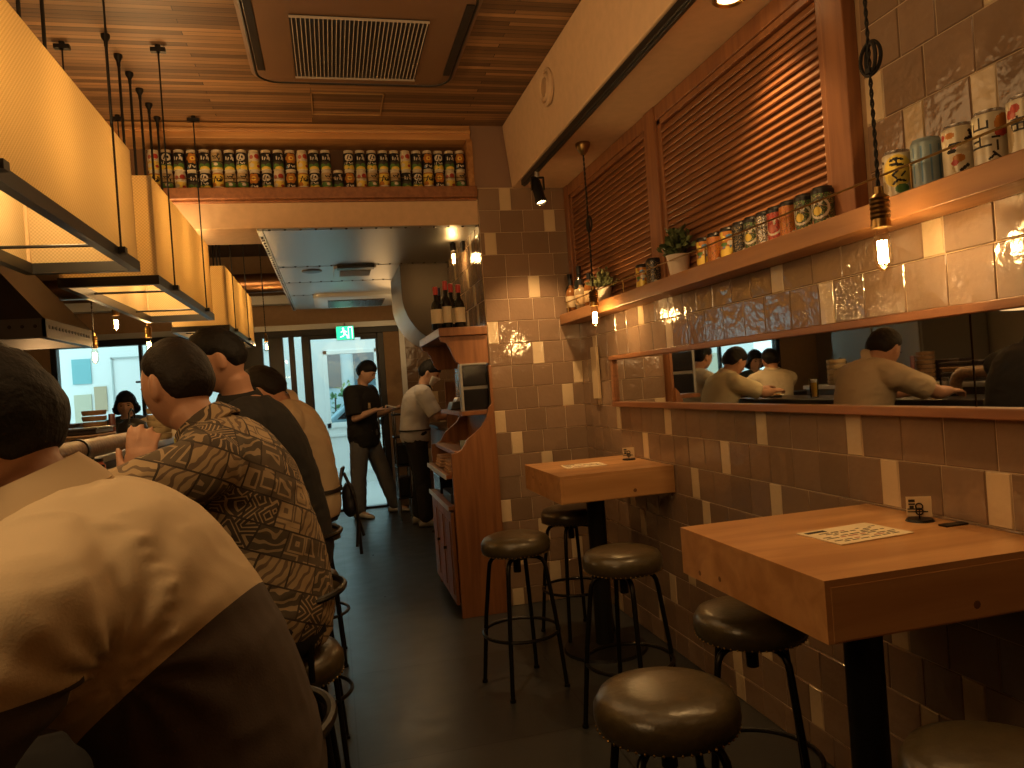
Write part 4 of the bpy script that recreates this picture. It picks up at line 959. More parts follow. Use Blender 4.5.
MB().cyl((.80, 4.73, 1.235), (.80, 4.87, 1.235), .025, n=18).build('roll', M['ceramic'], sp)
for i, (x, y, r, h, c, lab) in enumerate(((.80, 4.30, .03, .075, (.62, .55, .48), 'small pale cup tucked behind the scooped cabinet side'), (.74, 4.36, .026, .05, (.40, .45, .42), 'small greenish cup tucked behind the scooped cabinet side'))):
    tag(MB().lathe([(0, 0), (r*.8, 0), (r, h), (r*.92, h), (r*.75, .006), (0, .006)], (x, y, .955), 20).build('cup', mat('cup_glaze', c, .25), smooth=40, loc=(x, y, .955)), lab, 'cup')
tag(MB().box((.66, 4.235, .93), (.89, 5.06, .954)).build('cabinet_worktop', M['cabwood'], smooth=0, bevel=.003, loc=(.78, 4.6, .93)), 'narrow worktop behind the scooped side of the service cabinet', 'worktop')
# counter for the staff further back, with a brown back board
sc_ = thing('staff_counter', 'brown staff counter against the far right wall where the grey-shirted staff works', 'counter', (1.2, 6.9, 0))
MB().box((1.0, 6.55, 0), (1.40, 8.0, .93)).build('body', M['cabwood'], sc_, smooth=0)
MB().box((.97, 6.53, .93), (1.41, 8.02, .965)).build('top', M['darkwood'], sc_, smooth=0, bevel=.004)
MB().box((1.38, 6.55, .965), (1.41, 8.0, 1.5)).build('back_board', M['redwoodv'], sc_, smooth=0)
MB().box((.98, 6.56, .965), (1.38, 6.585, 1.38)).build('end_board', M['cabwood'], sc_, smooth=0)
# slim metal rack near the door
rk = thing('metal_rack', 'slim black and chrome rack standing between the two staff', 'rack', (.66, 7.75, 0))
for x in (.60, .72):
    for y in (7.68, 7.9): MB().cyl((x, y, 0), (x, y, 1.12), .011, n=10).build('upright', M['chrome'], rk)
r2 = MB()
for z in (.22, .55, .85, 1.08): r2.box((.585, 7.665, z), (.735, 7.915, z+.018))
r2.build('tier', M['black'], rk, smooth=0)
for z, h, lab in ((.568, .22, 'black bin bag bundle on the slim rack'), (.24, .2, 'dark box low on the slim rack')):
    tag(MB().box((.60, 7.69, z+.0005), (.72, 7.89, z+h)).build('storage_bin', M['black'], smooth=0, bevel=.015, loc=(.66, 7.79, z)), lab, 'bin')
# side panel of the corridor at the door: menu boards
# ================================================================ THE COUNTER AND KITCHEN
M['countertop'] = mat('black_counter', (.022, .018, .016), .28, 0, .05, 40, spec=.6)
ct = thing('bar_counter', 'long black bar counter the diners lean on', 'counter', (-.9, 2.8, 0))
MB().box((-1.06, -1.25, 1.0), (-.61, 6.2, 1.04)).build('top', M['countertop'], ct, smooth=0, bevel=.006)
MB().box((-1.02, -1.25, 0), (-.86, 6.18, 1.0)).build('front_panel', M['darkwood'], ct, smooth=0)
MB().tube([(-.80, -1.2, .24), (-.80, 6.1, .24)], .018, 10).build('foot_rail', M['darksteel'], ct)
pc = thing('prep_counter', 'stainless preparation counter behind the bar', 'counter', (-1.35, 4.3, 0))
MB().box((-1.55, 2.9, 1.085), (-1.08, 5.75, 1.12)).build('top', M['steel'], pc, smooth=0, bevel=.004)
MB().box((-1.52, 2.92, 0), (-1.1, 5.73, 1.085)).build('body', M['darksteel'], pc, smooth=0)
# rope-brown pipe rail
pr = thing('pipe_rail', 'thick brown wrapped pipe rail running along the bar and turning down', 'pipe rail', (-.92, 3.2, 1.04))
pts = [(-.92, 2.2, 1.19)] + [(-.92, y, 1.19) for y in (2.6, 3.0, 3.4, 3.85)]
for k in range(1, 7):
    a = k*PI/12; pts.append((-.92, 3.85+.09*math.sin(a), 1.19-.09*(1-math.cos(a))))
pts.append((-.92, 3.94, 1.04))
MB().tube(pts, .037, 18).build('pipe', mat('wrapped_pipe', (.16, .095, .05), .5, .2, .3, 50, var=.3), pr)
for y in (2.62, 3.02): MB().tube([(-.92, y-.012, 1.19), (-.92, y+.012, 1.19)], .043, 18).build('collar', M['iron'], pr)
MB().tube([(-.92, 3.94, 1.04), (-.92, 3.94, 1.056)], .055, 18).build('base_flange', M['iron'], pr)
# stacks behind the rail
def stack(name, cat, x, y, z, r, n, h, m, label, group=None, square=False):
    for k in range(n):
        b = MB(); z0 = z+k*h
        if square: b.box((x-r, y-r, z0+.0005), (x+r, y+r, z0+h-.003)); b.box((x-r-.004, y-r-.004, z0+h-.012), (x+r+.004, y+r+.004, z0+h-.003))
        else: b.lathe([(0, .001), (r*.92, .001), (r*.94, .006), (r, h*.5), (r, h-.004), (r*.93, h-.004), (r*.88, .012), (0, .012)], (x, y, z0), 22)
        o = b.build(name, m, smooth=0 if square else 40, loc=(x, y, z0))
        if k == 0: tag(o, f'{label}, bottom of its stack', cat, group)
        elif k == n-1: tag(o, f'{label}, topmost of its stack', cat, group)
        else: tag(o, f'{label}, {ORD[k]} from the bottom of its stack', cat, group)
bmb = mat('bamboo_brown', (.20, .11, .05), .6, 0, .2, 60); dk = mat('dark_lacquer', (.03, .02, .018), .3)
stack('bamboo_basket', 'basket', -1.30, 4.58, 1.12, .062, 7, .032, bmb, 'round brown basket behind the pipe rail', 'stacked baskets behind the pipe rail')
stack('steamer_ring', 'steamer', -1.13, 5.35, 1.12, .075, 5, .043, mat('steamer_tan', (.30, .22, .12), .6, 0, .1, 40), 'tan round steamer on the preparation counter', 'stacked steamers')
tag(MB().lathe([(0, 0), (.016, 0), (.0175, .004), (.0175, .19), (.015, .195), (0, .195)], (-1.222, 4.62, 1.12), 20).build('tall_canister', mat('wine_red', (.10, .025, .02), .4), smooth=40, loc=(-1.222, 4.62, 1.12)), 'dark red canister beside the basket stack', 'canister')
tag(MB().box((-1.48, 4.35, 1.1205), (-1.37, 4.75, 1.27)).box((-1.483, 4.345, 1.262), (-1.367, 4.755, 1.275)).build('lacquer_box', dk, smooth=0, bevel=.004, loc=(-1.43, 4.55, 1.12)), 'low black box left of the basket stack', 'box')
for k in range(4):
    b = MB().box((-1.44, 3.95, 1.1205+k*.035), (-1.12, 4.25, 1.1205+k*.035+.02)).box((-1.45, 3.94, 1.1205+k*.035+.02), (-1.11, 4.26, 1.1205+k*.035+.030))
    tag(b.build('serving_tray', [dk, dk, bmb, dk][k], smooth=0, bevel=.004, loc=(-1.28, 4.1, 1.12+k*.035)), ['black serving tray at the bottom of the pile behind the bar', 'black serving tray second in the pile behind the bar', 'brown serving tray third in the pile behind the bar', 'black serving tray on top of the pile behind the bar'][k], 'tray', 'pile of serving trays')
kt = thing('kettle', 'black round kettle on the preparation counter', 'kettle', (-1.35, 5.58, 1.12))
MB().lathe([(0, 0), (.07, 0), (.095, .03), (.1, .07), (.085, .12), (.045, .145), (.04, .15), (0, .155)], (-1.35, 5.58, 1.12), 26).build('body', M['black'], kt)
MB().lathe([(0, .168), (.012, .165), (.008, .15), (0, .15)], (-1.35, 5.58, 1.12), 12).build('lid_knob', M['black'], kt)
MB().tube([(-1.26, 5.58, 1.17), (-1.22, 5.56, 1.2), (-1.20, 5.55, 1.24)], [.018, .013, .010], 10).build('spout', M['black'], kt)
MB().tube([(-1.35, 5.50, 1.23), (-1.35, 5.51, 1.31), (-1.35, 5.58, 1.34), (-1.35, 5.65, 1.31), (-1.35, 5.66, 1.23)], .006, 8).build('handle', M['black'], kt)
# tableware on the bar
def plate(x, y, r, label, food=None):
    t = thing('plate', label, 'plate', (x, y, 1.04), 'plates on the bar')
    MB().lathe([(0, .0005), (r*.6, .0005), (r, .016), (r, .019), (r*.6, .006), (0, .006)], (x, y, 1.04), 28).build('dish', M['ceramic'], t)
    if food:
        b = MB(); rnd = random.Random(int(y*100))
        for k in range(9): b.ball((x+rnd.uniform(-.4, .4)*r, y+rnd.uniform(-.4, .4)*r, 1.04+.012+rnd.uniform(0, .01)), (rnd.uniform(.012, .02), rnd.uniform(.012, .02), .011), 8)
        tag(b.build('food', food, loc=(x, y, 1.046)), 'small helping of food on the ' + label.replace(' on the bar', ''), 'food', None, 'stuff')
fy = mat('fried_food', (.40, .20, .05), .6, 0, .3, 60); fg = mat('green_food', (.12, .2, .05), .6)
plate(-.88, 2.75, .085, 'white plate of fried food behind the patterned-shirt person', fy)
plate(-.84, 3.5, .08, 'white plate of greens by the bend of the pipe rail', fg)
plate(-.82, 4.35, .09, 'white plate of fried food in front of the person in beige', fy)
plate(-.80, 5.75, .08, 'white plate in front of the person in the cream shirt', fy)
M['beer'] = mat('beer', (.70, .40, .04), .15)
def tumbler(x, y, h, r, label, fill=None):
    t = thing('drinking_glass', label, 'glass', (x, y, 1.04), 'drinking glasses on the bar')
    MB().lathe([(0, .0005), (r*.85, .0005), (r, h), (r*.94, h), (r*.80, .006), (0, .006)], (x, y, 1.04), 20).build('glass', M['glass'], t)
    if fill: MB().lathe([(0, .007), (r*.78, .007), (r*.90, h*.8), (0, h*.8)], (x, y, 1.04), 18).build('drink', fill, t); 
    if fill is M['beer']: MB().lathe([(r*.90, h*.8), (r*.93, h*.95), (0, h*.97), ], (x, y, 1.04), 18).build('foam', M['white'], t)
tumbler(-.78, 5.18, .15, .036, 'glass of yellow beer on the bar in the mirror', M['beer'])
tumbler(-.95, 4.05, .12, .035, 'clear water tumbler by the pipe rail', mat('water', (.5, .5, .45), .1))
tumbler(-.74, 2.55, .12, .035, 'clear tumbler near the person in black', mat('water_tint', (.5, .45, .36), .1))
cd = MB().lathe([(0, 0), (.03, 0), (.03, .09), (.0, .09)], (-.96, 5.05, 1.04), 18)
tag(cd.build('condiment_can', mat('can_yellow', (.4, .36, .08), .4), smooth=40, loc=(-.96, 5.05, 1.04)), 'yellow-green condiment can further along the bar', 'canister')
rnd = random.Random(9)
for k, (x, y, h, col, lab) in enumerate(((-.99, 3.02, .10, (.10, .15, .06), 'green condiment bottle under the pipe rail'), (-.99, 3.10, .08, (.6, .6, .55), 'white condiment jar under the pipe rail'), (-.99, 3.18, .09, (.06, .03, .02), 'dark soy bottle under the pipe rail'),
                                 (-1.0, 3.30, .09, (.40, .2, .05), 'amber condiment jar under the pipe rail'), (-1.0, 3.42, .10, (.45, .35, .2), 'tan spice jar under the pipe rail'), (-1.0, 3.54, .08, (.5, .12, .06), 'red spice jar under the pipe rail'))):
    t = thing('condiment_jar', lab, 'jar', (x, y, 1.04), 'condiments under the pipe rail')
    MB().lathe([(0, 0), (.024, 0), (.026, .004), (.026, h*.7), (.016, h*.85), (.016, h), (0, h)], (x, y, 1.04), 16).build('body', mat('jar_glaze', col, .2), t)
    MB().lathe([(.019, h*.92), (.019, h*1.08), (0, h*1.08)], (x, y, 1.04), 14).build('lid', M['black'], t)
# small boxes by the rail, seen in the mirror
for k, (y, c, lab) in enumerate(((4.12, (.55, .42, .25), 'cream carton on the bar beyond the pipe bend'), (2.95, (.42, .22, .10), 'brown carton on the bar by the person in black'), (2.42, (.55, .40, .2), 'tan carton on the bar by the patterned shirt'))):
    tag(MB().box((-1.04, y, 1.0405), (-.97, y+.09, 1.125)).build('carton', mat('carton_card', c, .6), smooth=0, bevel=.004, loc=(-1.0, y+.045, 1.04)), lab, 'carton', 'cartons on the bar')
M['fridge'] = mat('fridge_steel', (.30, .28, .25), .5, .7)
fr = thing('refrigerator', 'stainless upright refrigerator at the back of the kitchen', 'refrigerator', (-2.9, 6.6, 0))
MB().box((-3.38, 6.0, .02), (-2.6, 7.3, 1.95)).build('body', M['fridge'], fr, smooth=0, bevel=.01)
for y in (6.01, 6.66):
    d = MB().box((-2.6, y, .12), (-2.575, y+.63, 1.9)).build('door', M['fridge'], fr, smooth=0, bevel=.008)
    MB().tube([(-2.575, y+.07, .9), (-2.545, y+.07, .92), (-2.545, y+.07, 1.28), (-2.575, y+.07, 1.3)], .009, 8).build('handle', M['chrome'], d)
rg = thing('cooking_range', 'black kitchen range beneath the steel hood', 'range', (-1.95, 3.8, 0))
MB().box((-2.4, 3.0, 0), (-1.56, 4.6, .88)).build('body', M['darksteel'], rg, smooth=0, bevel=.006)
for x in (-2.2, -1.8):
    for y in (3.4, 4.1): MB().lathe([(.11, .88), (.11, .9), (.09, .9), (.09, .88)], (x, y, 0), 20).build('burner', M['black'], rg)
bk = thing('kitchen_shelf_unit', 'dark kitchen shelf unit with a black panel by the left wall', 'shelf unit', (-3.2, 3.2, 0))
MB().box((-3.38, 2.2, 0), (-3.1, 4.4, 2.0)).build('cabinet', M['darkwood'], bk, smooth=0, bevel=.004)
sh_ = MB()
for z in (1.05, 1.4, 1.75): sh_.box((-3.1, 2.2, z), (-2.95, 4.4, z+.025))
sh_.build('shelf_board', M['steel'], bk, smooth=0)
struct(MB().box((-3.4, 4.85, 0), (-3.3, 5.05, 2.9)).build('trim_7', M['redwoodv'], smooth=0))
# table by the window for the pair seen in the mirror
ft = thing('window_table', 'dark table by the window between two seated people', 'table', (-1.65, 7.25, 0))
MB().box((-2.15, 6.95, .98), (-1.2, 7.5, 1.02)).build('table_top', M['countertop'], ft, smooth=0, bevel=.004)
MB().cyl((-1.67, 7.22, .02), (-1.67, 7.22, .98), .04, n=16).build('post', M['black'], ft)
MB().lathe([(0, .02), (.2, .015), (.21, 0), (0, 0)], (-1.67, 7.22, 0), 28).build('base', M['black'], ft)
pk = MB().lathe([(0, 0), (.035, 0), (.037, .13), (.0, .13)], (-1.80, 7.1, 1.02), 18)
tag(pk.build('pink_cup', mat('magenta_cup', (.55, .05, .16), .4), smooth=40, loc=(-1.80, 7.1, 1.02)), 'magenta cup in front of the dark-haired woman by the window', 'cup')
ws = MB().box((-2.75, 8.55, .80), (-1.3, 8.69, .84))
struct(ws.build('window_sill', M['darkwood'], smooth=0))
pn = thing('poster', 'pale printed notices on the porch wall, seen through the left of the window', 'notice', (-3.3, 11.48, 1.4))
for a, b, c, d_, m in ((-3.5, -3.28, 1.0, 1.6, (.55, .52, .40)), (-3.24, -3.08, 1.35, 1.7, (.5, .38, .25)), (-3.5, -3.26, 1.75, 2.1, (.2, .45, .5)), (-3.24, -3.1, .9, 1.25, (.3, .45, .40))):
    MB().box((a, 11.482, c), (b, 11.497, d_)).build('sheet', mat('notice_paper', m, .6), pn, smooth=0)
# diners' stools with low back rails
DS = [((-.20, 1.20), 'black bar stool under the person in the white and charcoal shirt'), ((-.17, 2.0), 'black bar stool with curved back rail under the person in the patterned shirt'), ((-.17, 2.82), 'black bar stool under the person in black'),
      ((-.16, 3.86), 'black bar stool under the person in the beige shirt'), ((-.24, 5.75), 'black bar stool under the person in the cream shirt by the counter end'), ((-.30, 6.36), 'black bar stool under the last person at the counter'),
      ((-1.95, 7.98), 'bar stool of the woman at the window table'), ((-1.32, 6.5), 'bar stool of the person with back turned at the window table')]
ds0 = make_stool('bar_stool', DS[0][1], 'bar stool', .69, 'bar stools of the seated diners', True)
ds0.location = (*DS[0][0], 0)
for k, (xy, lab) in enumerate(DS[1:]): dup(ds0, (*xy, 0), lab, [0, 0, 0, 0, 0, PI/2, -PI/2][k])
# ================================================================ PEOPLE
def remesh(mb, vox, smooth_it=3):
    bm = mb.bm; bmesh.ops.recalc_face_normals(bm, faces=bm.faces)
    me = bpy.data.meshes.new('tmp'); bm.to_mesh(me); bm.free()
    o = bpy.data.objects.new('tmp', me); C.objects.link(o)
    r = o.modifiers.new('r', 'REMESH'); r.mode = 'VOXEL'; r.voxel_size = vox
    s = o.modifiers.new('s', 'SMOOTH'); s.factor = .5; s.iterations = smooth_it
    dg = bpy.context.evaluated_depsgraph_get(); out = bpy.data.meshes.new_from_object(o.evaluated_get(dg))
    bpy.data.objects.remove(o); bpy.data.meshes.remove(me)
    return out
def put(me, name, m, parent, base):
    me.name = name
    me.transform(Matrix.Translation(-base))
    me.materials.clear(); me.materials.append(m)
    me.polygons.foreach_set('use_smooth', [True]*len(me.polygons))
    o = bpy.data.objects.new(name, me); C.objects.link(o); o.parent = parent; return o
def wrinkle(me, amp, freq=9., st=(1, 1, 1), seed=0.):
    ns = [v.normal.copy() for v in me.vertices]
    for v, nv in zip(me.vertices, ns):
        p = V(v.co.x*st[0], v.co.y*st[1], v.co.z*st[2])*freq + V(seed, seed*.7, 0)
        n = mnoise.noise(p); r = 1-abs(mnoise.noise(p*1.7+V(3, 1, 7)))*2
        v.co += nv*amp*(n*.7 + (r-.3)*.6)
def head_local(d, grow=0.):
    x, y, z = d
    px, py, pz = .075*x, .096*y, .116*z
    if z < 0:
        k = min(1, -z); px *= 1-.30*k*k
        if y > 0: py *= 1-.02*k
        if y < 0: py *= 1-.38*k
    if y > 0: py *= .93
    if y > .3 and abs(x) < .7:
        g = lambda cx, cz, w, h: math.exp(-((x-cx)/w)**2-((z-cz)/h)**2)
        py += .020*g(0, -.17, .12, .12) + .010*g(0, -.02, .09, .14) - .009*(g(.36, .06, .17, .10)+g(-.36, .06, .17, .10)) + .004*g(0, .2, .5, .09)
        py += .008*g(0, -.47, .24, .06) + .009*g(0, -.74, .22, .14) - .005*g(0, -.60, .22, .05) - .003*g(0, -.455, .22, .018)
    v = V(px, py, pz)
    return v + V(x, y, z).normalized()*grow if grow else v
def head_basis(f, up=V(0, 0, 1)):
    F_ = V(*f).normalized(); R_ = F_.cross(up).normalized(); U_ = R_.cross(F_).normalized()
    return Matrix((R_, F_, U_)).transposed()
def add_head(mb, c, B, s=1., fn=None, n=44, k=32):
    fn = fn or (lambda d: head_local(d))
    rings = []
    for j in range(1, k):
        th = PI*j/k; rings.append([mb.bm.verts.new(c + B @ (fn(V(math.sin(th)*math.cos(2*PI*i/n), math.sin(th)*math.sin(2*PI*i/n), -math.cos(th)))*s)) for i in range(n)])
    a = mb.bm.verts.new(c + B @ (fn(V(0, 0, -1))*s)); b = mb.bm.verts.new(c + B @ (fn(V(0, 0, 1))*s))
    for j in range(len(rings)-1): mb.skin(rings[j], rings[j+1])
    for i in range(n): mb._f([a, rings[0][(i+1) % n], rings[0][i]]); mb._f([b, rings[-1][i], rings[-1][(i+1) % n]])
def hand(mb, w, d, nrm, th, curl=.5, s=1., spread=.05, thumb=.6):
    """w wrist, d direction of the hand, nrm the way the palm faces, th the thumb side"""
    d = d.normalized(); nrm = (nrm - d*nrm.dot(d)).normalized(); t = (th - d*th.dot(d) - nrm*th.dot(nrm)).normalized()
    rings = []
    for q, hw, hd in ((-.015, .024, .019), (.02, .030, .017), (.05, .039, .015), (.075, .041, .013), (.088, .037, .010)):
        c = w + d*q*s
        rings.append([c + t*(hw*s*math.cos(2*PI*i/14)) + nrm*(hd*s*math.sin(2*PI*i/14)) for i in range(14)])
    mb.loft(rings)
    for i, (off, L_, r) in enumerate(((.030, .072, .0086), (.010, .080, .0088), (-.010, .075, .0085), (-.029, .060, .0076))):
        p = w + d*.080*s + t*off*s; a = .25*curl+.05*i; dd = (d + t*(off/.03*spread)).normalized(); pts = [p - dd*.02*s, p]
        for q, fr in enumerate((.45, .30, .25)):
            dr = (dd*math.cos(a) + nrm*math.sin(a)).normalized(); p = p + dr*L_*fr*s; pts.append(p); a += curl*(1.+.08*i)
        mb.tube(pts, [r*s, r*1.02*s, r*s*.98, r*.92*s, r*.78*s], 8)
    p = w + d*.022*s + t*.022*s; a0 = (d*.65 + t*.75 + nrm*.25).normalized()
    p1 = p + a0*.038*s; a1 = (d*.9 + t*(.55-.5*thumb) + nrm*.45*thumb).normalized(); p2 = p1 + a1*.032*s; p3 = p2 + (a1 + nrm*.3*thumb).normalized()*.024*s
    mb.tube([p - a0*.012*s, p, p1, p2, p3], [.013*s, .0135*s, .0108*s, .0098*s, .0078*s], 8)
def sections(J, grow=(0, 0), start=0, girth=1., low=0.):
    P, W, Cc, N = (V(*J[k]) for k in ('pelvis', 'waist', 'chest', 'neck'))
    hA = (V(*J['hipR'])-V(*J['hipL'])).normalized(); sA = (V(*J['shR'])-V(*J['shL'])).normalized()
    dn = (P-W).normalized(); U_ = Cc.lerp(N, .58)
    ctr = [(P+dn*(.085+low), .150, .10, 0), (P, .168, .118, .1), (W, .150, .110, .4), (Cc, .172, .122, .8), (U_, .158, .102, 1), (N, .066, .062, 1)]
    if girth != 1: ctr = [(c, w*girth, d*girth**1.3 if i < 5 else d, t) for i, (c, w, d, t) in enumerate(ctr)]
    pts = []
    for i in range(len(ctr)-1):
        p0, p1, p2, p3 = ctr[max(i-1, 0)], ctr[i], ctr[i+1], ctr[min(i+2, len(ctr)-1)]
        for k in range(5):
            t = k/5; cm = lambda a, b, c, d: .5*((2*b)+(c-a)*t+(2*a-5*b+4*c-d)*t*t+(3*b-a-3*c+d)*t**3)
            pts.append(tuple(cm(*(q[j] for q in (p0, p1, p2, p3))) for j in range(4)))
    pts.append(ctr[-1]); rings = []
    for i, (c, w, d, t) in enumerate(pts):
        T = (pts[min(i+1, len(pts)-1)][0]-pts[max(i-1, 0)][0]).normalized()
        A = hA.lerp(sA, max(0, min(1, t))); A = (A - T*A.dot(T)).normalized(); D = A.cross(T)
        gw, gd = grow
        rr = []
        for k in range(28):
            a = 2*PI*k/28; ca, sa = math.cos(a), math.sin(a); e = .86
            rr.append(c + A*((w+gw)*math.copysign(abs(ca)**e, ca)) + D*((d+gd)*math.copysign(abs(sa)**e, sa)))
        rings.append(rr)
    return rings[start:], U_, sA
def limb(mb, a, b, r0, r1, mid=None, n=14):
    a, b = V(*a), V(*b); pts, rr = [], []
    for k in range(7):
        t = k/6; pts.append(a.lerp(b, t)); r = lerp(r0, r1, t)
        if mid: r += mid*math.sin(PI*min(1, t*1.25))
        rr.append(r)
    mb.tube(pts, rr, n); mb.ball(a, r0, 12); mb.ball(b, r1, 12)
HAIR = mat('black_hair', (.007, .006, .006), .6, 0, .3, 120, .25); HAIR2 = mat('brown_black_hair', (.013, .009, .008), .6, 0, .3, 120, .25)
SKIN = mat('skin', (.50, .27, .17), .5, 0, .08, 90); SKIN2 = mat('pale_skin', (.58, .36, .26), .5, 0, .08, 90)
EYE = mat('dark_eye', (.015, .01, .008), .15)
def hairline(d, style):
    x, y, z = d; s = abs(x)
    if style == 'crop': front, side, back = .50, .10, -.42
    elif style == 'fringe': front, side, back = .28, -.02, -.50
    elif style == 'bob': front, side, back = .25, -.75, -.80
    else: front, side, back = .42, .0, -.50
    if y > 0: h = lerp(side, front, min(1, (y/.75)**1.2))
    else: h = lerp(side, back, min(1, (-y/.55)))
    if style == 'bob' and y > .45 and s < .62: h = front
    return z - h
def person(label, J, shirt, pants, hair='short', skin=None, vox=.0075, hairm=None, girth=1., sleeve=.55, untuck=True, collar=None, hands=None, seated=True, shoem=None, grow=(.014, .016), fold=.005, headscale=1., belt=None, sleeve_r=.074, hair_thick=.013, mask=False, folds=None, leg_r=1., collar_up=.012):
    skin = skin or SKIN; hairm = hairm or HAIR; g = girth
    base = V(J['pelvis'][0], J['pelvis'][1], 0)
    t = thing('person', label, 'person', tuple(base))
    c = V(*J['head']); B = head_basis(J['f'], V(*J.get('up', (0, 0, 1)))); N = V(*J['neck'])
    b = MB(); rings, U_, sA = sections(J, girth=g)
    b.loft(rings); add_head(b, c, B, headscale)
    for s_ in (-1, 1):   # ears
        e = c + B @ V(s_*.079, -.008, -.004)*headscale
        b.ball(e, (.010, .021, .034), 12, 0, B @ Matrix.Rotation(s_*.35, 3, 'Z')); b.ball(e + B @ V(s_*.003, .004, -.026), (.007, .009, .010), 8)
    hb = c + B @ V(0, -.022, -.07)*headscale
    b.tube([N-(hb-N).normalized()*.05, N, N.lerp(hb, .5), hb], [.062, .057, .053, .055], 18)
    for S in 'LR':
        sh, el, wr = V(*J['sh'+S]), V(*J['el'+S]), V(*J['wr'+S])
        b.tube([U_, U_.lerp(sh, .6), sh], [.085*g, .075*g, .06*g], 14)
        limb(b, sh, el, .056*g, .040); limb(b, el, wr, .041, .027, .004)
        hd = hands[S]; hand(b, wr, V(*hd[0]), V(*hd[1]), V(*hd[2]), hd[3])
        hp, kn, an = V(*J['hip'+S]), V(*J['kn'+S]), V(*J['an'+S])
        limb(b, hp, kn, .084*g, .054); limb(b, kn, an, .054, .037, .006)
        ft = V(*J.get('toe'+S, tuple(an+V(-.14, 0, -.05))))
        b.tube([an+V(0, 0, -.03), an.lerp(ft, .5)+V(0, 0, -.02), ft], [.038, .036, .026], 12)
    put(remesh(b, vox), 'body', skin, t, base)
    # hair
    def hf(d):
        h = hairline(d, hair); p = head_local(d)
        nn = mnoise.noise(V(*d)*7+V(c.x*9, 0, 0))*.35 + mnoise.noise(V(d.x*22, d.y*22, d.z*7))*.25
        th = hair_thick*(1+nn)*(.2+.8*max(0, min(1, h/.3)))
        if hair == 'bob' and d.z < .1: th *= 1.7; 
        k = max(0, min(1, h/.10+.35)); k = k*k*(3-2*k)
        if hair == 'bob' and d.z < -.1 and h > 0: p = V(.080*d.x*1.15, .098*d.y, .116*d.z)
        return p + V(*d).normalized()*lerp(-.016, th, k)
    hm = MB(); add_head(hm, c, B, headscale, hf, 64, 44)
    hme = remesh(hm, .006, 2); put(hme, 'hair', hairm, t, base)
    for s_ in (-1, 1):
        e = MB().ball(c + B @ V(s_*.0285, .0795, .006)*headscale, (.011, .006, .0055), 10, 0, B); e.build('eye', EYE, t)
        e = MB().cbox(c + B @ V(s_*.030, .0865, .026)*headscale, (.028, .006, .005), 0, B); e.build('eyebrow', hairm, t, smooth=0, bevel=.002)
    if mask:
        def mf(d):
            k = max(0, min(1, (d.y-.25)/.2))*max(0, min(1, (-.02-d.z)/.08))*max(0, min(1, (d.z+.95)/.1))
            return head_local(d) + V(*d).normalized()*lerp(-.02, .007, k)
        mm = MB(); add_head(mm, c, B, headscale, mf); put(remesh(mm, .006, 1), 'face_mask', M['white'], t, base)
    # shirt
    s = MB(); rings, U_, sA = sections(J, grow, 2 if not untuck else 0, g, .06 if untuck and not seated else .0)
    rings = [[p for p in r] for r in rings[:-2]]
    s.loft(rings)
    for S in 'LR':
        sh, el = V(*J['sh'+S]), V(*J['el'+S]); e = sh.lerp(el, sleeve)
        s.tube([U_, U_.lerp(sh, .6), sh], [.098*g, .088*g, sleeve_r*g], 18)
        s.ball(sh, sleeve_r*g, 14)
        if sleeve > 1: 
            e = el; wr = V(*J['wr'+S]); s.tube([el, el.lerp(wr, .85)], [sleeve_r*.8, .042], 16); s.ball(el, sleeve_r*.8*g, 12)
        s.tube([sh, sh.lerp(e, .5), e], [sleeve_r*g, sleeve_r*g*.97, sleeve_r*g*(.92 if sleeve <= 1 else .8)], 18)
    me = remesh(s, vox, 4); wrinkle(me, fold, 8, (1, 1, 1.8), c.y)
    if folds: folds(me)
    so = put(me, 'shirt', shirt, t, base)
    if collar:
        ax = (c + B @ V(0, -.03, -.07) - N).normalized(); A = (sA - ax*sA.dot(ax)).normalized(); D = A.cross(ax)
        prof = [(.074, -.024), (.069, -.004), (.064, .014), (.068, .018), (.082, -.008), (.091, -.030), (.086, -.034), (.077, -.014)]
        cb_ = MB(); R_ = []
        o_ = N + ax*collar_up
        for k in range(36):
            a = 2*PI*k/36; R_.append([cb_.bm.verts.new(o_ + (A*math.cos(a) + D*math.sin(a))*r*1.0 + ax*z) for r, z in prof])
        for k in range(36): cb_.skin(R_[k], R_[(k+1) % 36])
        cb_.build('collar', collar, t, smooth=60)
    # trousers
    q = MB(); rr, _, _ = sections(J, (.010, .012), 0, g); q.loft(rr[:9 if not untuck else 8])
    for S in 'LR':
        hp, kn, an = V(*J['hip'+S]), V(*J['kn'+S]), V(*J['an'+S])
        limb(q, hp, kn, .098*g, .074*leg_r); limb(q, kn, an+V(0, 0, .02), .073*leg_r, .062*leg_r)
    me = remesh(q, .010, 3); wrinkle(me, .006, 9, (1, 1, 1.5), c.x); put(me, 'trousers', pants, t, base)
    if belt:
        r_, _, _ = sections(J, (.026, .028), 0, g); bb = MB(); bb.loft([r_[7], [a.lerp(b2, .45) for a, b2 in zip(r_[7], r_[8])]])
        bb.build('belt', belt, t, smooth=50)
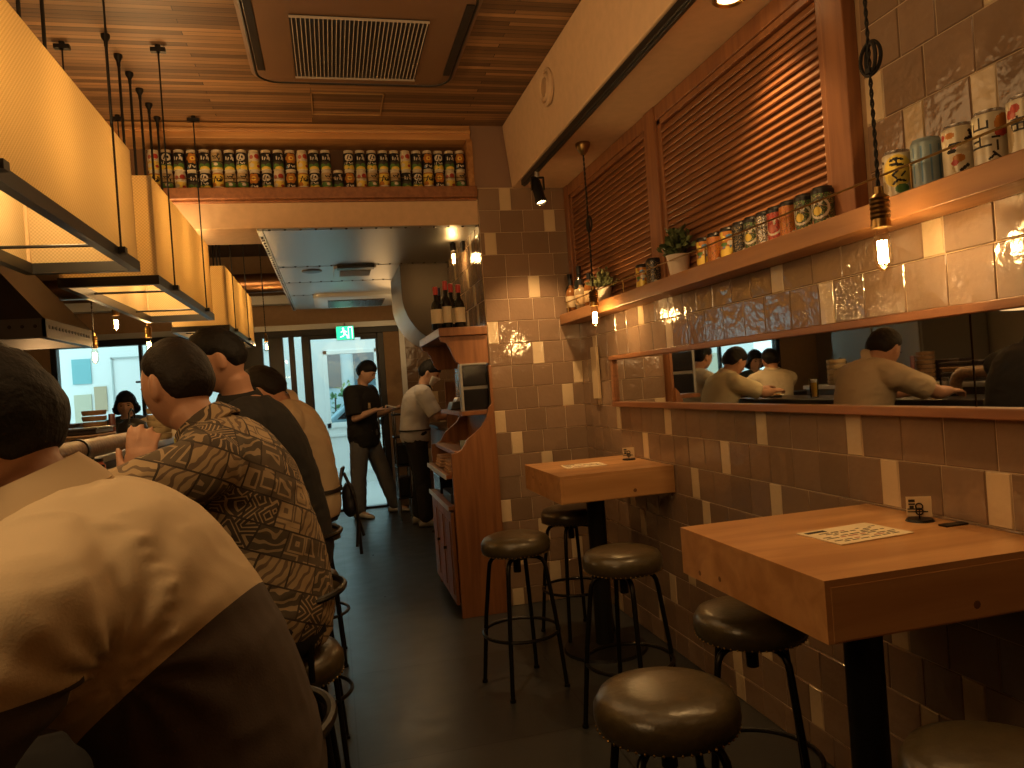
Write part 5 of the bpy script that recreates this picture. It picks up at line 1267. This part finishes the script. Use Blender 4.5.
    for S in 'LR':
        an = V(*J['an'+S]); ft = V(*J.get('toe'+S, tuple(an+V(-.14, 0, -.05)))); fw = (ft-an); fw.z = 0; fw.normalize()
        sm = MB(); zb = an.z-.085; rg = []; sd = V(-fw.y, fw.x, 0)
        for q_, hw, hh in ((-.075, .024, .06), (-.05, .038, .085), (.0, .041, .095), (.06, .045, .07), (.12, .048, .052), (.17, .040, .04), (.195, .018, .022)):
            cc = V(an.x, an.y, zb) + fw*q_
            rg.append([cc + sd*(hw*math.cos(a_)) + V(0, 0, max(0, hh*.5+hh*.5*math.sin(a_)*1.0)) for a_ in [2*PI*k/16 for k in range(16)]])
        sm.loft(rg); so_ = sm.build('shoe', shoem or M['black'], t, smooth=60)
    return t
def seated(px, py, lean, head, f, sh, elL, elR, wrL, wrR, neck=None, chest=None, waist=None, seat=.69, legs=V(-1, 0, 0), half=.20, sd=V(0, -1, 0)):
    """joints of somebody on a bar stool; legs = the way the thighs point, sd = towards the person's left"""
    P = V(px, py, seat+.10); J = dict(pelvis=P, waist=V(*waist), chest=V(*chest), neck=V(*neck), head=V(*head), f=f)
    J['shL'] = V(*sh)+sd*half; J['shR'] = V(*sh)-sd*half
    J['elL'], J['elR'], J['wrL'], J['wrR'] = V(*elL), V(*elR), V(*wrL), V(*wrR)
    for S, k in (('L', 1), ('R', -1)):
        J['hip'+S] = P+sd*.09*k+V(0, 0, -.015); J['kn'+S] = P+sd*.115*k+legs*.43+V(0, 0, -.03)
        J['an'+S] = P+sd*.10*k+legs*.36+V(0, 0, -.45); J['toe'+S] = J['an'+S]+legs*.15+V(0, 0, -.05)
    return J
# ---- cloth
def two_tone(base):
    m, nt, b = newmat('white_and_charcoal_shirt'); L = nt.links.new
    tc = nt.nodes.new('ShaderNodeTexCoord')
    def plane(n, off):
        d = nt.nodes.new('ShaderNodeVectorMath'); d.operation = 'DOT_PRODUCT'; d.inputs[1].default_value = n
        a = nt.nodes.new('ShaderNodeMath'); a.operation = 'LESS_THAN'; a.inputs[1].default_value = off
        L(tc.outputs['Object'], d.inputs[0]); L(d.outputs['Value'], a.inputs[0]); return a
    n1 = V(-.62, .16, .80).normalized(); q = V(-.11, 1.12, 1.07)-base
    a1 = plane(n1, n1.dot(q)); a2 = plane((0, 0, 1), 1.035); a3 = plane((0, 1, 0), .905-base.y)
    mn = nt.nodes.new('ShaderNodeMath'); mn.operation = 'MINIMUM'; L(a2.outputs[0], mn.inputs[0]); L(a3.outputs[0], mn.inputs[1])
    mxx = nt.nodes.new('ShaderNodeMath'); mxx.operation = 'MAXIMUM'; L(a1.outputs[0], mxx.inputs[0]); L(mn.outputs[0], mxx.inputs[1])
    mix = nt.nodes.new('ShaderNodeMixRGB'); mix.inputs[1].default_value = (.74, .60, .40, 1); mix.inputs[2].default_value = (.10, .08, .072, 1)
    L(mxx.outputs[0], mix.inputs[0]); L(mix.outputs[0], b.inputs['Base Color'])
    n = nt.nodes.new('ShaderNodeTexNoise'); n.inputs['Scale'].default_value = 320; bp = nt.nodes.new('ShaderNodeBump'); bp.inputs['Strength'].default_value = .12; bp.inputs['Distance'].default_value = .003
    L(tc.outputs['Object'], n.inputs['Vector']); L(n.outputs['Fac'], bp.inputs['Height']); L(bp.outputs[0], b.inputs['Normal'])
    b.inputs['Roughness'].default_value = .85; return m
def aloha():
    m, nt, b = newmat('patchwork_print_shirt'); L = nt.links.new; N_ = nt.nodes.new
    tc = N_('ShaderNodeTexCoord'); mp = N_('ShaderNodeMapping'); mp.inputs['Rotation'].default_value = (math.radians(90), math.radians(32), math.radians(-25))
    L(tc.outputs['Object'], mp.inputs[0])
    br = N_('ShaderNodeTexBrick'); br.inputs['Scale'].default_value = 1; br.inputs['Brick Width'].default_value = .072; br.inputs['Row Height'].default_value = .064; br.inputs['Mortar Size'].default_value = .0022; br.offset = .4
    br.inputs['Color1'].default_value = (0, 0, 0, 1); br.inputs['Color2'].default_value = (1, 1, 1, 1); br.inputs['Mortar'].default_value = (.5, .5, .5, 1)
    L(mp.outputs[0], br.inputs['Vector'])
    bg = N_('ShaderNodeValToRGB'); bg.color_ramp.interpolation = 'CONSTANT'
    els = bg.color_ramp.elements; els[0].position = 0; els[0].color = (.07, .052, .038, 1); els[1].position = .3; els[1].color = (.36, .26, .145, 1)
    for p, c in ((.5, (.09, .07, .048, 1)), (.7, (.42, .31, .18, 1)), (.86, (.12, .09, .06, 1))): e = els.new(p); e.color = c
    fg = N_('ShaderNodeValToRGB'); fg.color_ramp.interpolation = 'CONSTANT'
    els = fg.color_ramp.elements; els[0].position = 0; els[0].color = (.40, .29, .17, 1); els[1].position = .3; els[1].color = (.15, .10, .065, 1)
    for p, c in ((.5, (.34, .25, .15, 1)), (.7, (.17, .12, .08, 1)), (.86, (.38, .28, .17, 1))): e = els.new(p); e.color = c
    L(br.outputs['Color'], bg.inputs[0]); L(br.outputs['Color'], fg.inputs[0])
    def wave(sc, dist, rot, thr, kind='BANDS'):
        mq = N_('ShaderNodeMapping'); mq.inputs['Rotation'].default_value = (0, 0, rot); L(mp.outputs[0], mq.inputs[0])
        w = N_('ShaderNodeTexWave'); w.wave_type = kind; w.inputs['Scale'].default_value = sc; w.inputs['Distortion'].default_value = dist; w.inputs['Detail'].default_value = 1; w.inputs['Detail Scale'].default_value = 1.5
        L(mq.outputs[0], w.inputs['Vector']); g = N_('ShaderNodeMath'); g.operation = 'GREATER_THAN'; g.inputs[1].default_value = thr; L(w.outputs['Fac'], g.inputs[0]); return g
    w2 = wave(17, 5, -.4, .72); w3 = wave(14, 8, 1.9, .74)
    def diamonds(sc, fq, thr, metric):
        v = N_('ShaderNodeTexVoronoi'); v.distance = metric; v.inputs['Scale'].default_value = sc; v.inputs['Randomness'].default_value = .35
        L(mp.outputs[0], v.inputs['Vector'])
        f_ = N_('ShaderNodeMath'); f_.operation = 'MULTIPLY'; f_.inputs[1].default_value = fq; L(v.outputs['Distance'], f_.inputs[0])
        s_ = N_('ShaderNodeMath'); s_.operation = 'SINE'; L(f_.outputs[0], s_.inputs[0])
        g = N_('ShaderNodeMath'); g.operation = 'GREATER_THAN'; g.inputs[1].default_value = thr; L(s_.outputs[0], g.inputs[0]); return g
    w1 = diamonds(15, 30, .5, 'MANHATTAN'); w4 = diamonds(18, 22, .6, 'CHEBYCHEV')
    def pick(a, b_, thr):
        g = N_('ShaderNodeMath'); g.operation = 'GREATER_THAN'; g.inputs[1].default_value = thr; L(br.outputs['Color'], g.inputs[0])
        x = N_('ShaderNodeMixRGB'); L(g.outputs[0], x.inputs[0]); L(a, x.inputs[1]); L(b_, x.inputs[2]); return x.outputs[0]
    k = pick(pick(w1.outputs[0], w2.outputs[0], .25), pick(w3.outputs[0], w4.outputs[0], .75), .5)
    mx = N_('ShaderNodeMixRGB'); L(k, mx.inputs[0]); L(bg.outputs[0], mx.inputs[1]); L(fg.outputs[0], mx.inputs[2])
    m2 = N_('ShaderNodeMixRGB'); m2.inputs[2].default_value = (.05, .036, .028, 1); L(br.outputs['Fac'], m2.inputs[0]); L(mx.outputs[0], m2.inputs[1]); L(m2.outputs[0], b.inputs['Base Color'])
    b.inputs['Roughness'].default_value = .85; return m
CL = {'black': mat('black_cloth', (.012, .011, .011), .85), 'beige': mat('beige_shirt', (.58, .46, .31), .85, 0, .1, 300), 'cream': mat('cream_shirt', (.74, .64, .42), .85, 0, .1, 300),
      'grey': mat('grey_polo', (.55, .54, .56), .85, 0, .1, 300), 'navy': mat('dark_trousers', (.014, .013, .015), .85), 'slate': mat('slate_trousers', (.15, .15, .16), .85), 'light': mat('pale_shirt', (.6, .55, .48), .85),
      'white': mat('white_shirt', (.72, .62, .46), .85), 'teal': mat('dark_teal_top', (.05, .07, .08), .85)}
grip = lambda d, n, t, c=.7: (d, n, t, c)
# 1: nearest diner
J = seated(-.185, 1.12, 0, (-.462, 1.12, 1.300), (-.92, .08, -.42), (-.335, 1.12, 1.10), (-.47, .84, .93), (-.56, 1.40, 1.09), (-.74, .93, 1.09), (-.80, 1.27, 1.09), neck=(-.385, 1.12, 1.195), chest=(-.292, 1.12, 1.062), waist=(-.215, 1.12, .945), half=.20)
def p1folds(me):
    a = V(-.27, .97, 1.02)   # armpit: creases fan out from here
    ns = [v.normal.copy() for v in me.vertices]
    for v, nv in zip(me.vertices, ns):
        d = v.co-a; r = d.length
        if r < .34:
            ang = math.atan2(d.z, d.x+.35*d.y); k = math.exp(-(r/.17)**2)
            v.co += nv*.0038*k*math.sin(ang*13+r*18)
        if v.co.z > .97 and v.co.x < -.16:   # stitched armhole seam
            q = v.co.y-.955-.25*(v.co.z-1.08)
            v.co += nv*math.exp(-(q/.007)**2)*(.0028+.0016*math.sin(v.co.z*330))
base1 = V(-.185, 1.12, 0)
person('person in a white and charcoal two-tone shirt hunched over the counter, nearest the camera', J, two_tone(base1), CL['navy'], 'short', SKIN, .007, HAIR, 1.05, .78, True, mat('white_collar', (.66, .52, .34), .85),
       {'L': grip((-1, .25, -.05), (0, .2, -1), (0, 1, 0), .5), 'R': grip((-1, -.3, -.05), (0, 0, -1), (0, -1, 0), .6)}, fold=.0032, sleeve_r=.078, folds=p1folds, headscale=1.1, collar_up=.036)
# 2: patterned shirt, hand at the chin
J = seated(-.17, 2.0, 0, (-.382, 2.03, 1.378), (-.80, .58, -.12), (-.285, 2.0, 1.185), (-.60, 1.78, 1.085), (-.60, 2.2, 1.085), (-.447, 1.885, 1.140), (-.74, 2.05, 1.09), neck=(-.315, 2.0, 1.265), chest=(-.245, 2.0, 1.11), waist=(-.185, 2.0, .96), half=.20)
AL = aloha()
person('person in a brown patchwork-print shirt with chin resting on a raised hand', J, AL, CL['navy'], 'crop', SKIN, .0065, HAIR2, 1.03, .8, True, AL,
       {'L': grip((.05, .12, 1), (.15, 1, -.1), (-1, .1, .1), .3), 'R': grip((-1, -.1, -.05), (0, 0, -1), (0, -1, 0), .5)}, fold=.006, hair_thick=.008)
# 3: black top
J = seated(-.17, 2.82, 0, (-.385, 2.80, 1.475), (-.93, -.10, -.36), (-.30, 2.82, 1.235), (-.58, 2.62, 1.09), (-.58, 3.03, 1.09), (-.78, 2.72, 1.09), (-.78, 2.9, 1.09), neck=(-.325, 2.82, 1.335), chest=(-.245, 2.82, 1.15), waist=(-.185, 2.82, .97), half=.20)
person('person in a black top with short black hair, between the patterned and beige shirts', J, CL['black'], CL['navy'], 'crop', SKIN, .0075, HAIR, 1.03, 1.2, True, CL['black'],
       {'L': grip((-1, .2, 0), (0, .2, -1), (0, 1, 0), .5), 'R': grip((-1, -.2, 0), (0, 0, -1), (0, -1, 0), .5)})
# 4: beige shirt
J = seated(-.13, 3.86, 0, (-.325, 3.85, 1.365), (-.85, .22, -.50), (-.215, 3.86, 1.21), (-.50, 3.64, 1.09), (-.50, 4.08, 1.09), (-.68, 3.74, 1.09), (-.66, 3.96, 1.09), neck=(-.255, 3.86, 1.305), chest=(-.18, 3.86, 1.13), waist=(-.135, 3.86, .96), half=.205)
person('person in a beige short-sleeved shirt and belt, head bowed over the counter', J, CL['beige'], CL['navy'], 'crop', SKIN, .0075, HAIR2, 1.03, .75, False, CL['beige'],
       {'L': grip((-1, .25, -.05), (0, .2, -1), (0, 1, 0), .6), 'R': grip((-1, -.25, -.05), (0, 0, -1), (0, -1, 0), .6)}, belt=mat('dark_belt', (.015, .011, .009), .4), fold=.005, headscale=1.12)
# 5, 6: end of the counter
J = seated(-.24, 5.750, 0, (-.43, 5.750, 1.37), (-.86, .1, -.5), (-.32, 5.750, 1.19), (-.56, 5.540, 1.09), (-.58, 5.970, 1.09), (-.70, 5.620, 1.10), (-.74, 5.880, 1.12), neck=(-.355, 5.750, 1.28), chest=(-.28, 5.750, 1.11), waist=(-.235, 5.750, .96), half=.20)
person('person in a pale cream shirt eating at the far end of the counter', J, CL['cream'], CL['navy'], 'short', SKIN, .009, HAIR2, 1., .8, True, CL['cream'],
       {'L': grip((-1, .2, .1), (0, .3, -1), (0, 1, .2), .8), 'R': grip((-1, -.2, .2), (0, 0, -1), (0, -1, .3), .8)}, headscale=1.1)
J = seated(-.30, 6.360, 0, (-.46, 6.360, 1.44), (-.95, .1, -.2), (-.38, 6.360, 1.24), (-.58, 6.150, 1.09), (-.58, 6.570, 1.09), (-.76, 6.230, 1.09), (-.76, 6.470, 1.09), neck=(-.40, 6.360, 1.335), chest=(-.34, 6.360, 1.15), waist=(-.305, 6.360, .97), half=.20)
person('dark-haired person in a pale shirt, leftmost in the mirror, last at the counter', J, CL['light'], CL['navy'], 'short', SKIN, .009, HAIR, 1., .8, True, None,
       {'L': grip((-1, .2, 0), (0, .2, -1), (0, 1, 0), .5), 'R': grip((-1, -.2, 0), (0, 0, -1), (0, -1, 0), .5)})
# woman by the window facing the camera, and the person opposite her
J = seated(-1.95, 7.98, 0, (-1.95, 7.88, 1.385), (.10, -1, -.15), (-1.95, 7.92, 1.19), (-2.16, 7.72, 1.06), (-1.74, 7.72, 1.06), (-2.02, 7.48, 1.07), (-1.86, 7.48, 1.07), neck=(-1.95, 7.9, 1.28), chest=(-1.95, 7.93, 1.11), waist=(-1.95, 7.97, .96), legs=V(0, -1, 0), half=.17, sd=V(1, 0, 0))
J['elL'], J['elR'], J['wrL'], J['wrR'] = J['elR'], J['elL'], J['wrR'], J['wrL']
person('dark-haired woman in a dark top sitting by the window and facing the camera', J, CL['teal'], CL['navy'], 'bob', SKIN2, .009, HAIR, .92, .7, True, None,
       {'L': grip((-.2, -1, 0), (0, 0, -1), (-1, 0, 0), .5), 'R': grip((.2, -1, 0), (0, 0, -1), (1, 0, 0), .5)}, headscale=1.12)
J = seated(-1.32, 6.50, 0, (-1.34, 6.62, 1.37), (-.15, 1, -.3), (-1.32, 6.58, 1.18), (-1.54, 6.74, 1.06), (-1.10, 6.74, 1.06), (-1.46, 6.98, 1.07), (-1.22, 6.98, 1.07), neck=(-1.33, 6.58, 1.275), chest=(-1.32, 6.55, 1.10), waist=(-1.32, 6.52, .96), legs=V(0, 1, 0), half=.20, sd=V(-1, 0, 0))
person('black-haired person in a white shirt, back turned, at the window table', J, CL['white'], CL['navy'], 'short', SKIN, .009, HAIR, 1., .8, True, CL['white'],
       {'L': grip((.1, 1, 0), (0, 0, -1), (1, 0, 0), .5), 'R': grip((-.1, 1, 0), (0, 0, -1), (-1, 0, 0), .5)})
# staff by the door: black T-shirt, looking down at a notepad
J = dict(pelvis=V(.30, 8.2, .90), waist=V(.295, 8.2, 1.04), chest=V(.30, 8.19, 1.22), neck=V(.325, 8.18, 1.40), head=V(.375, 8.15, 1.555), f=(.82, -.38, -.42),
         shL=V(.40, 8.34, 1.335), shR=V(.20, 8.03, 1.335), elL=V(.44, 8.26, 1.08), elR=V(.215, 7.95, 1.075), wrL=V(.60, 8.09, 1.14), wrR=V(.43, 7.93, 1.15),
         hipL=V(.345, 8.27, .88), hipR=V(.255, 8.13, .88), knL=V(.47, 8.27, .49), knR=V(.215, 8.12, .48), anL=V(.59, 8.28, .085), anR=V(.20, 8.12, .085), toeL=V(.72, 8.22, .03), toeR=V(.30, 8.02, .03))
s1 = person('staff person in a black T-shirt and grey trousers standing by the door looking down', J, CL['black'], CL['slate'], 'fringe', SKIN2, .0085, HAIR, 1.12, .9, True, None,
            {'L': grip((.6, -.6, 0), (0, 0, 1), (.3, .6, .2), .8), 'R': grip((.8, .1, 0), (0, 0, 1), (.1, .8, .2), .9)}, seated=False, shoem=mat('white_sole_shoe', (.55, .52, .48), .5), sleeve_r=.085, headscale=1.1, hair_thick=.014, leg_r=1.2)
np_ = MB().cbox((.60, 7.98, 1.175), (.10, .14, .012), 0, Matrix.Rotation(.3, 3, 'Y'))
tag(np_.build('notepad', M['ceramic'], smooth=0, bevel=.002, loc=(.60, 7.98, 1.175)), 'small pale notepad held by the staff person in black', 'notepad')
MB().cbox((.372, 8.02, 1.20), (.03, .006, .06), 0, Matrix.Rotation(-.5, 3, 'Z')).build('chest_print', mat('tan_print', (.5, .35, .2), .7), s1, smooth=0)
# staff in grey polo and mask leaning over the counter
J = dict(pelvis=V(.76, 7.3, .885), waist=V(.765, 7.3, 1.02), chest=V(.805, 7.3, 1.19), neck=V(.875, 7.29, 1.345), head=V(.945, 7.28, 1.485), f=(.88, -.25, -.45),
         shL=V(.85, 7.49, 1.285), shR=V(.85, 7.10, 1.285), elL=V(.97, 7.50, 1.07), elR=V(.955, 7.06, 1.06), wrL=V(1.15, 7.40, 1.045), wrR=V(1.13, 7.20, 1.05),
         hipL=V(.76, 7.39, .87), hipR=V(.76, 7.21, .87), knL=V(.80, 7.40, .48), knR=V(.79, 7.19, .48), anL=V(.76, 7.41, .085), anR=V(.80, 7.17, .085), toeL=V(.92, 7.42, .03), toeR=V(.96, 7.14, .03))
person('staff person in a grey polo, white mask and dark trousers at the side counter', J, CL['grey'], CL['navy'], 'fringe', SKIN2, .0085, HAIR, 1.08, .9, False, CL['black'],
       {'L': grip((1, -.3, 0), (0, 0, -1), (0, -1, 0), .7), 'R': grip((1, .3, 0), (0, 0, -1), (0, 1, 0), .7)}, seated=False, shoem=mat('grey_trainer', (.35, .33, .30), .6), belt=M['black'], mask=True, headscale=1.1, hair_thick=.013, leg_r=1.1)
# bag hanging behind the person in beige
bg = thing('hanging_bag', 'dark bag with loose straps hanging behind the person in the beige shirt', 'bag', (.05, 3.92, .8))
b = MB(); b.ball((.045, 3.95, .80), (.035, .07, .075), 16); b.ball((.05, 3.95, .75), (.04, .08, .06), 16)
put(remesh(b, .008, 3), 'pouch', mat('dark_navy_bag', (.018, .02, .03), .6), bg, V(.05, 3.92, .8))
st = MB()
for k, (y, z) in enumerate(((3.88, .55), (3.93, .5), (4.0, .58))): st.tube([(.03, 3.92+.02*k, .92), (.075, y, .80), (.085, y, .68), (.07+.02*k, y-.02, z)], .008, 6)
st.tube([(-.0, 3.86, .84), (.02, 3.90, .95), (.03, 3.98, .95), (.0, 4.04, .84)], .008, 6)
st.build('strap', M['black'], bg)
# ================================================================ DAYLIGHT, CAMERA
w = bpy.data.worlds.new('world'); bpy.context.scene.world = w; w.use_nodes = True
bgn = w.node_tree.nodes['Background']; bgn.inputs[0].default_value = (.66, .95, .97, 1); bgn.inputs[1].default_value = 2.15
F = 740.; YAW = math.atan(180/F); ROLL = math.atan(.072)
d = V(math.sin(YAW), math.cos(YAW), 0); r0 = V(math.cos(YAW), -math.sin(YAW), 0); z = V(0, 0, 1)
r = r0*math.cos(ROLL) - z*math.sin(ROLL); u = z*math.cos(ROLL) + r0*math.sin(ROLL)
cam = bpy.data.cameras.new('camera'); co = bpy.data.objects.new('camera', cam); C.objects.link(co)
cam.sensor_fit = 'HORIZONTAL'; cam.sensor_width = 36; cam.lens = F/1024*36; cam.clip_start = .02
Mx = Matrix((r, u, -d)).transposed().to_4x4(); Mx.translation = V(0, 0, 1.32); co.matrix_world = Mx
sc = bpy.context.scene; sc.camera = co
sc.view_settings.view_transform = 'Standard'; sc.view_settings.look = 'None'; sc.view_settings.gamma = 1; sc.view_settings.use_curve_mapping = False
sc.view_settings.exposure = 0.12
# added fill lights with no fittings, in place of unseen lamps
point('lantern_or_fill_light', (-.88, .7, 2.0), 18, WARM, .2)
point('lantern_or_fill_light', (.2, 1.25, 2.6), 13, WARM, .6)
point('lantern_or_fill_light', (.25, 2.4, 1.95), 12, WARM, .5)
point('lantern_or_fill_light', (.75, 7.0, 2.0), 10, WARM, .4)
sc.cycles.max_bounces = 8; sc.cycles.diffuse_bounces = 4; sc.cycles.glossy_bounces = 4; sc.cycles.transparent_max_bounces = 12
sc.cycles.sample_clamp_indirect = 6
sc.cycles.caustics_reflective = False; sc.cycles.caustics_refractive = False
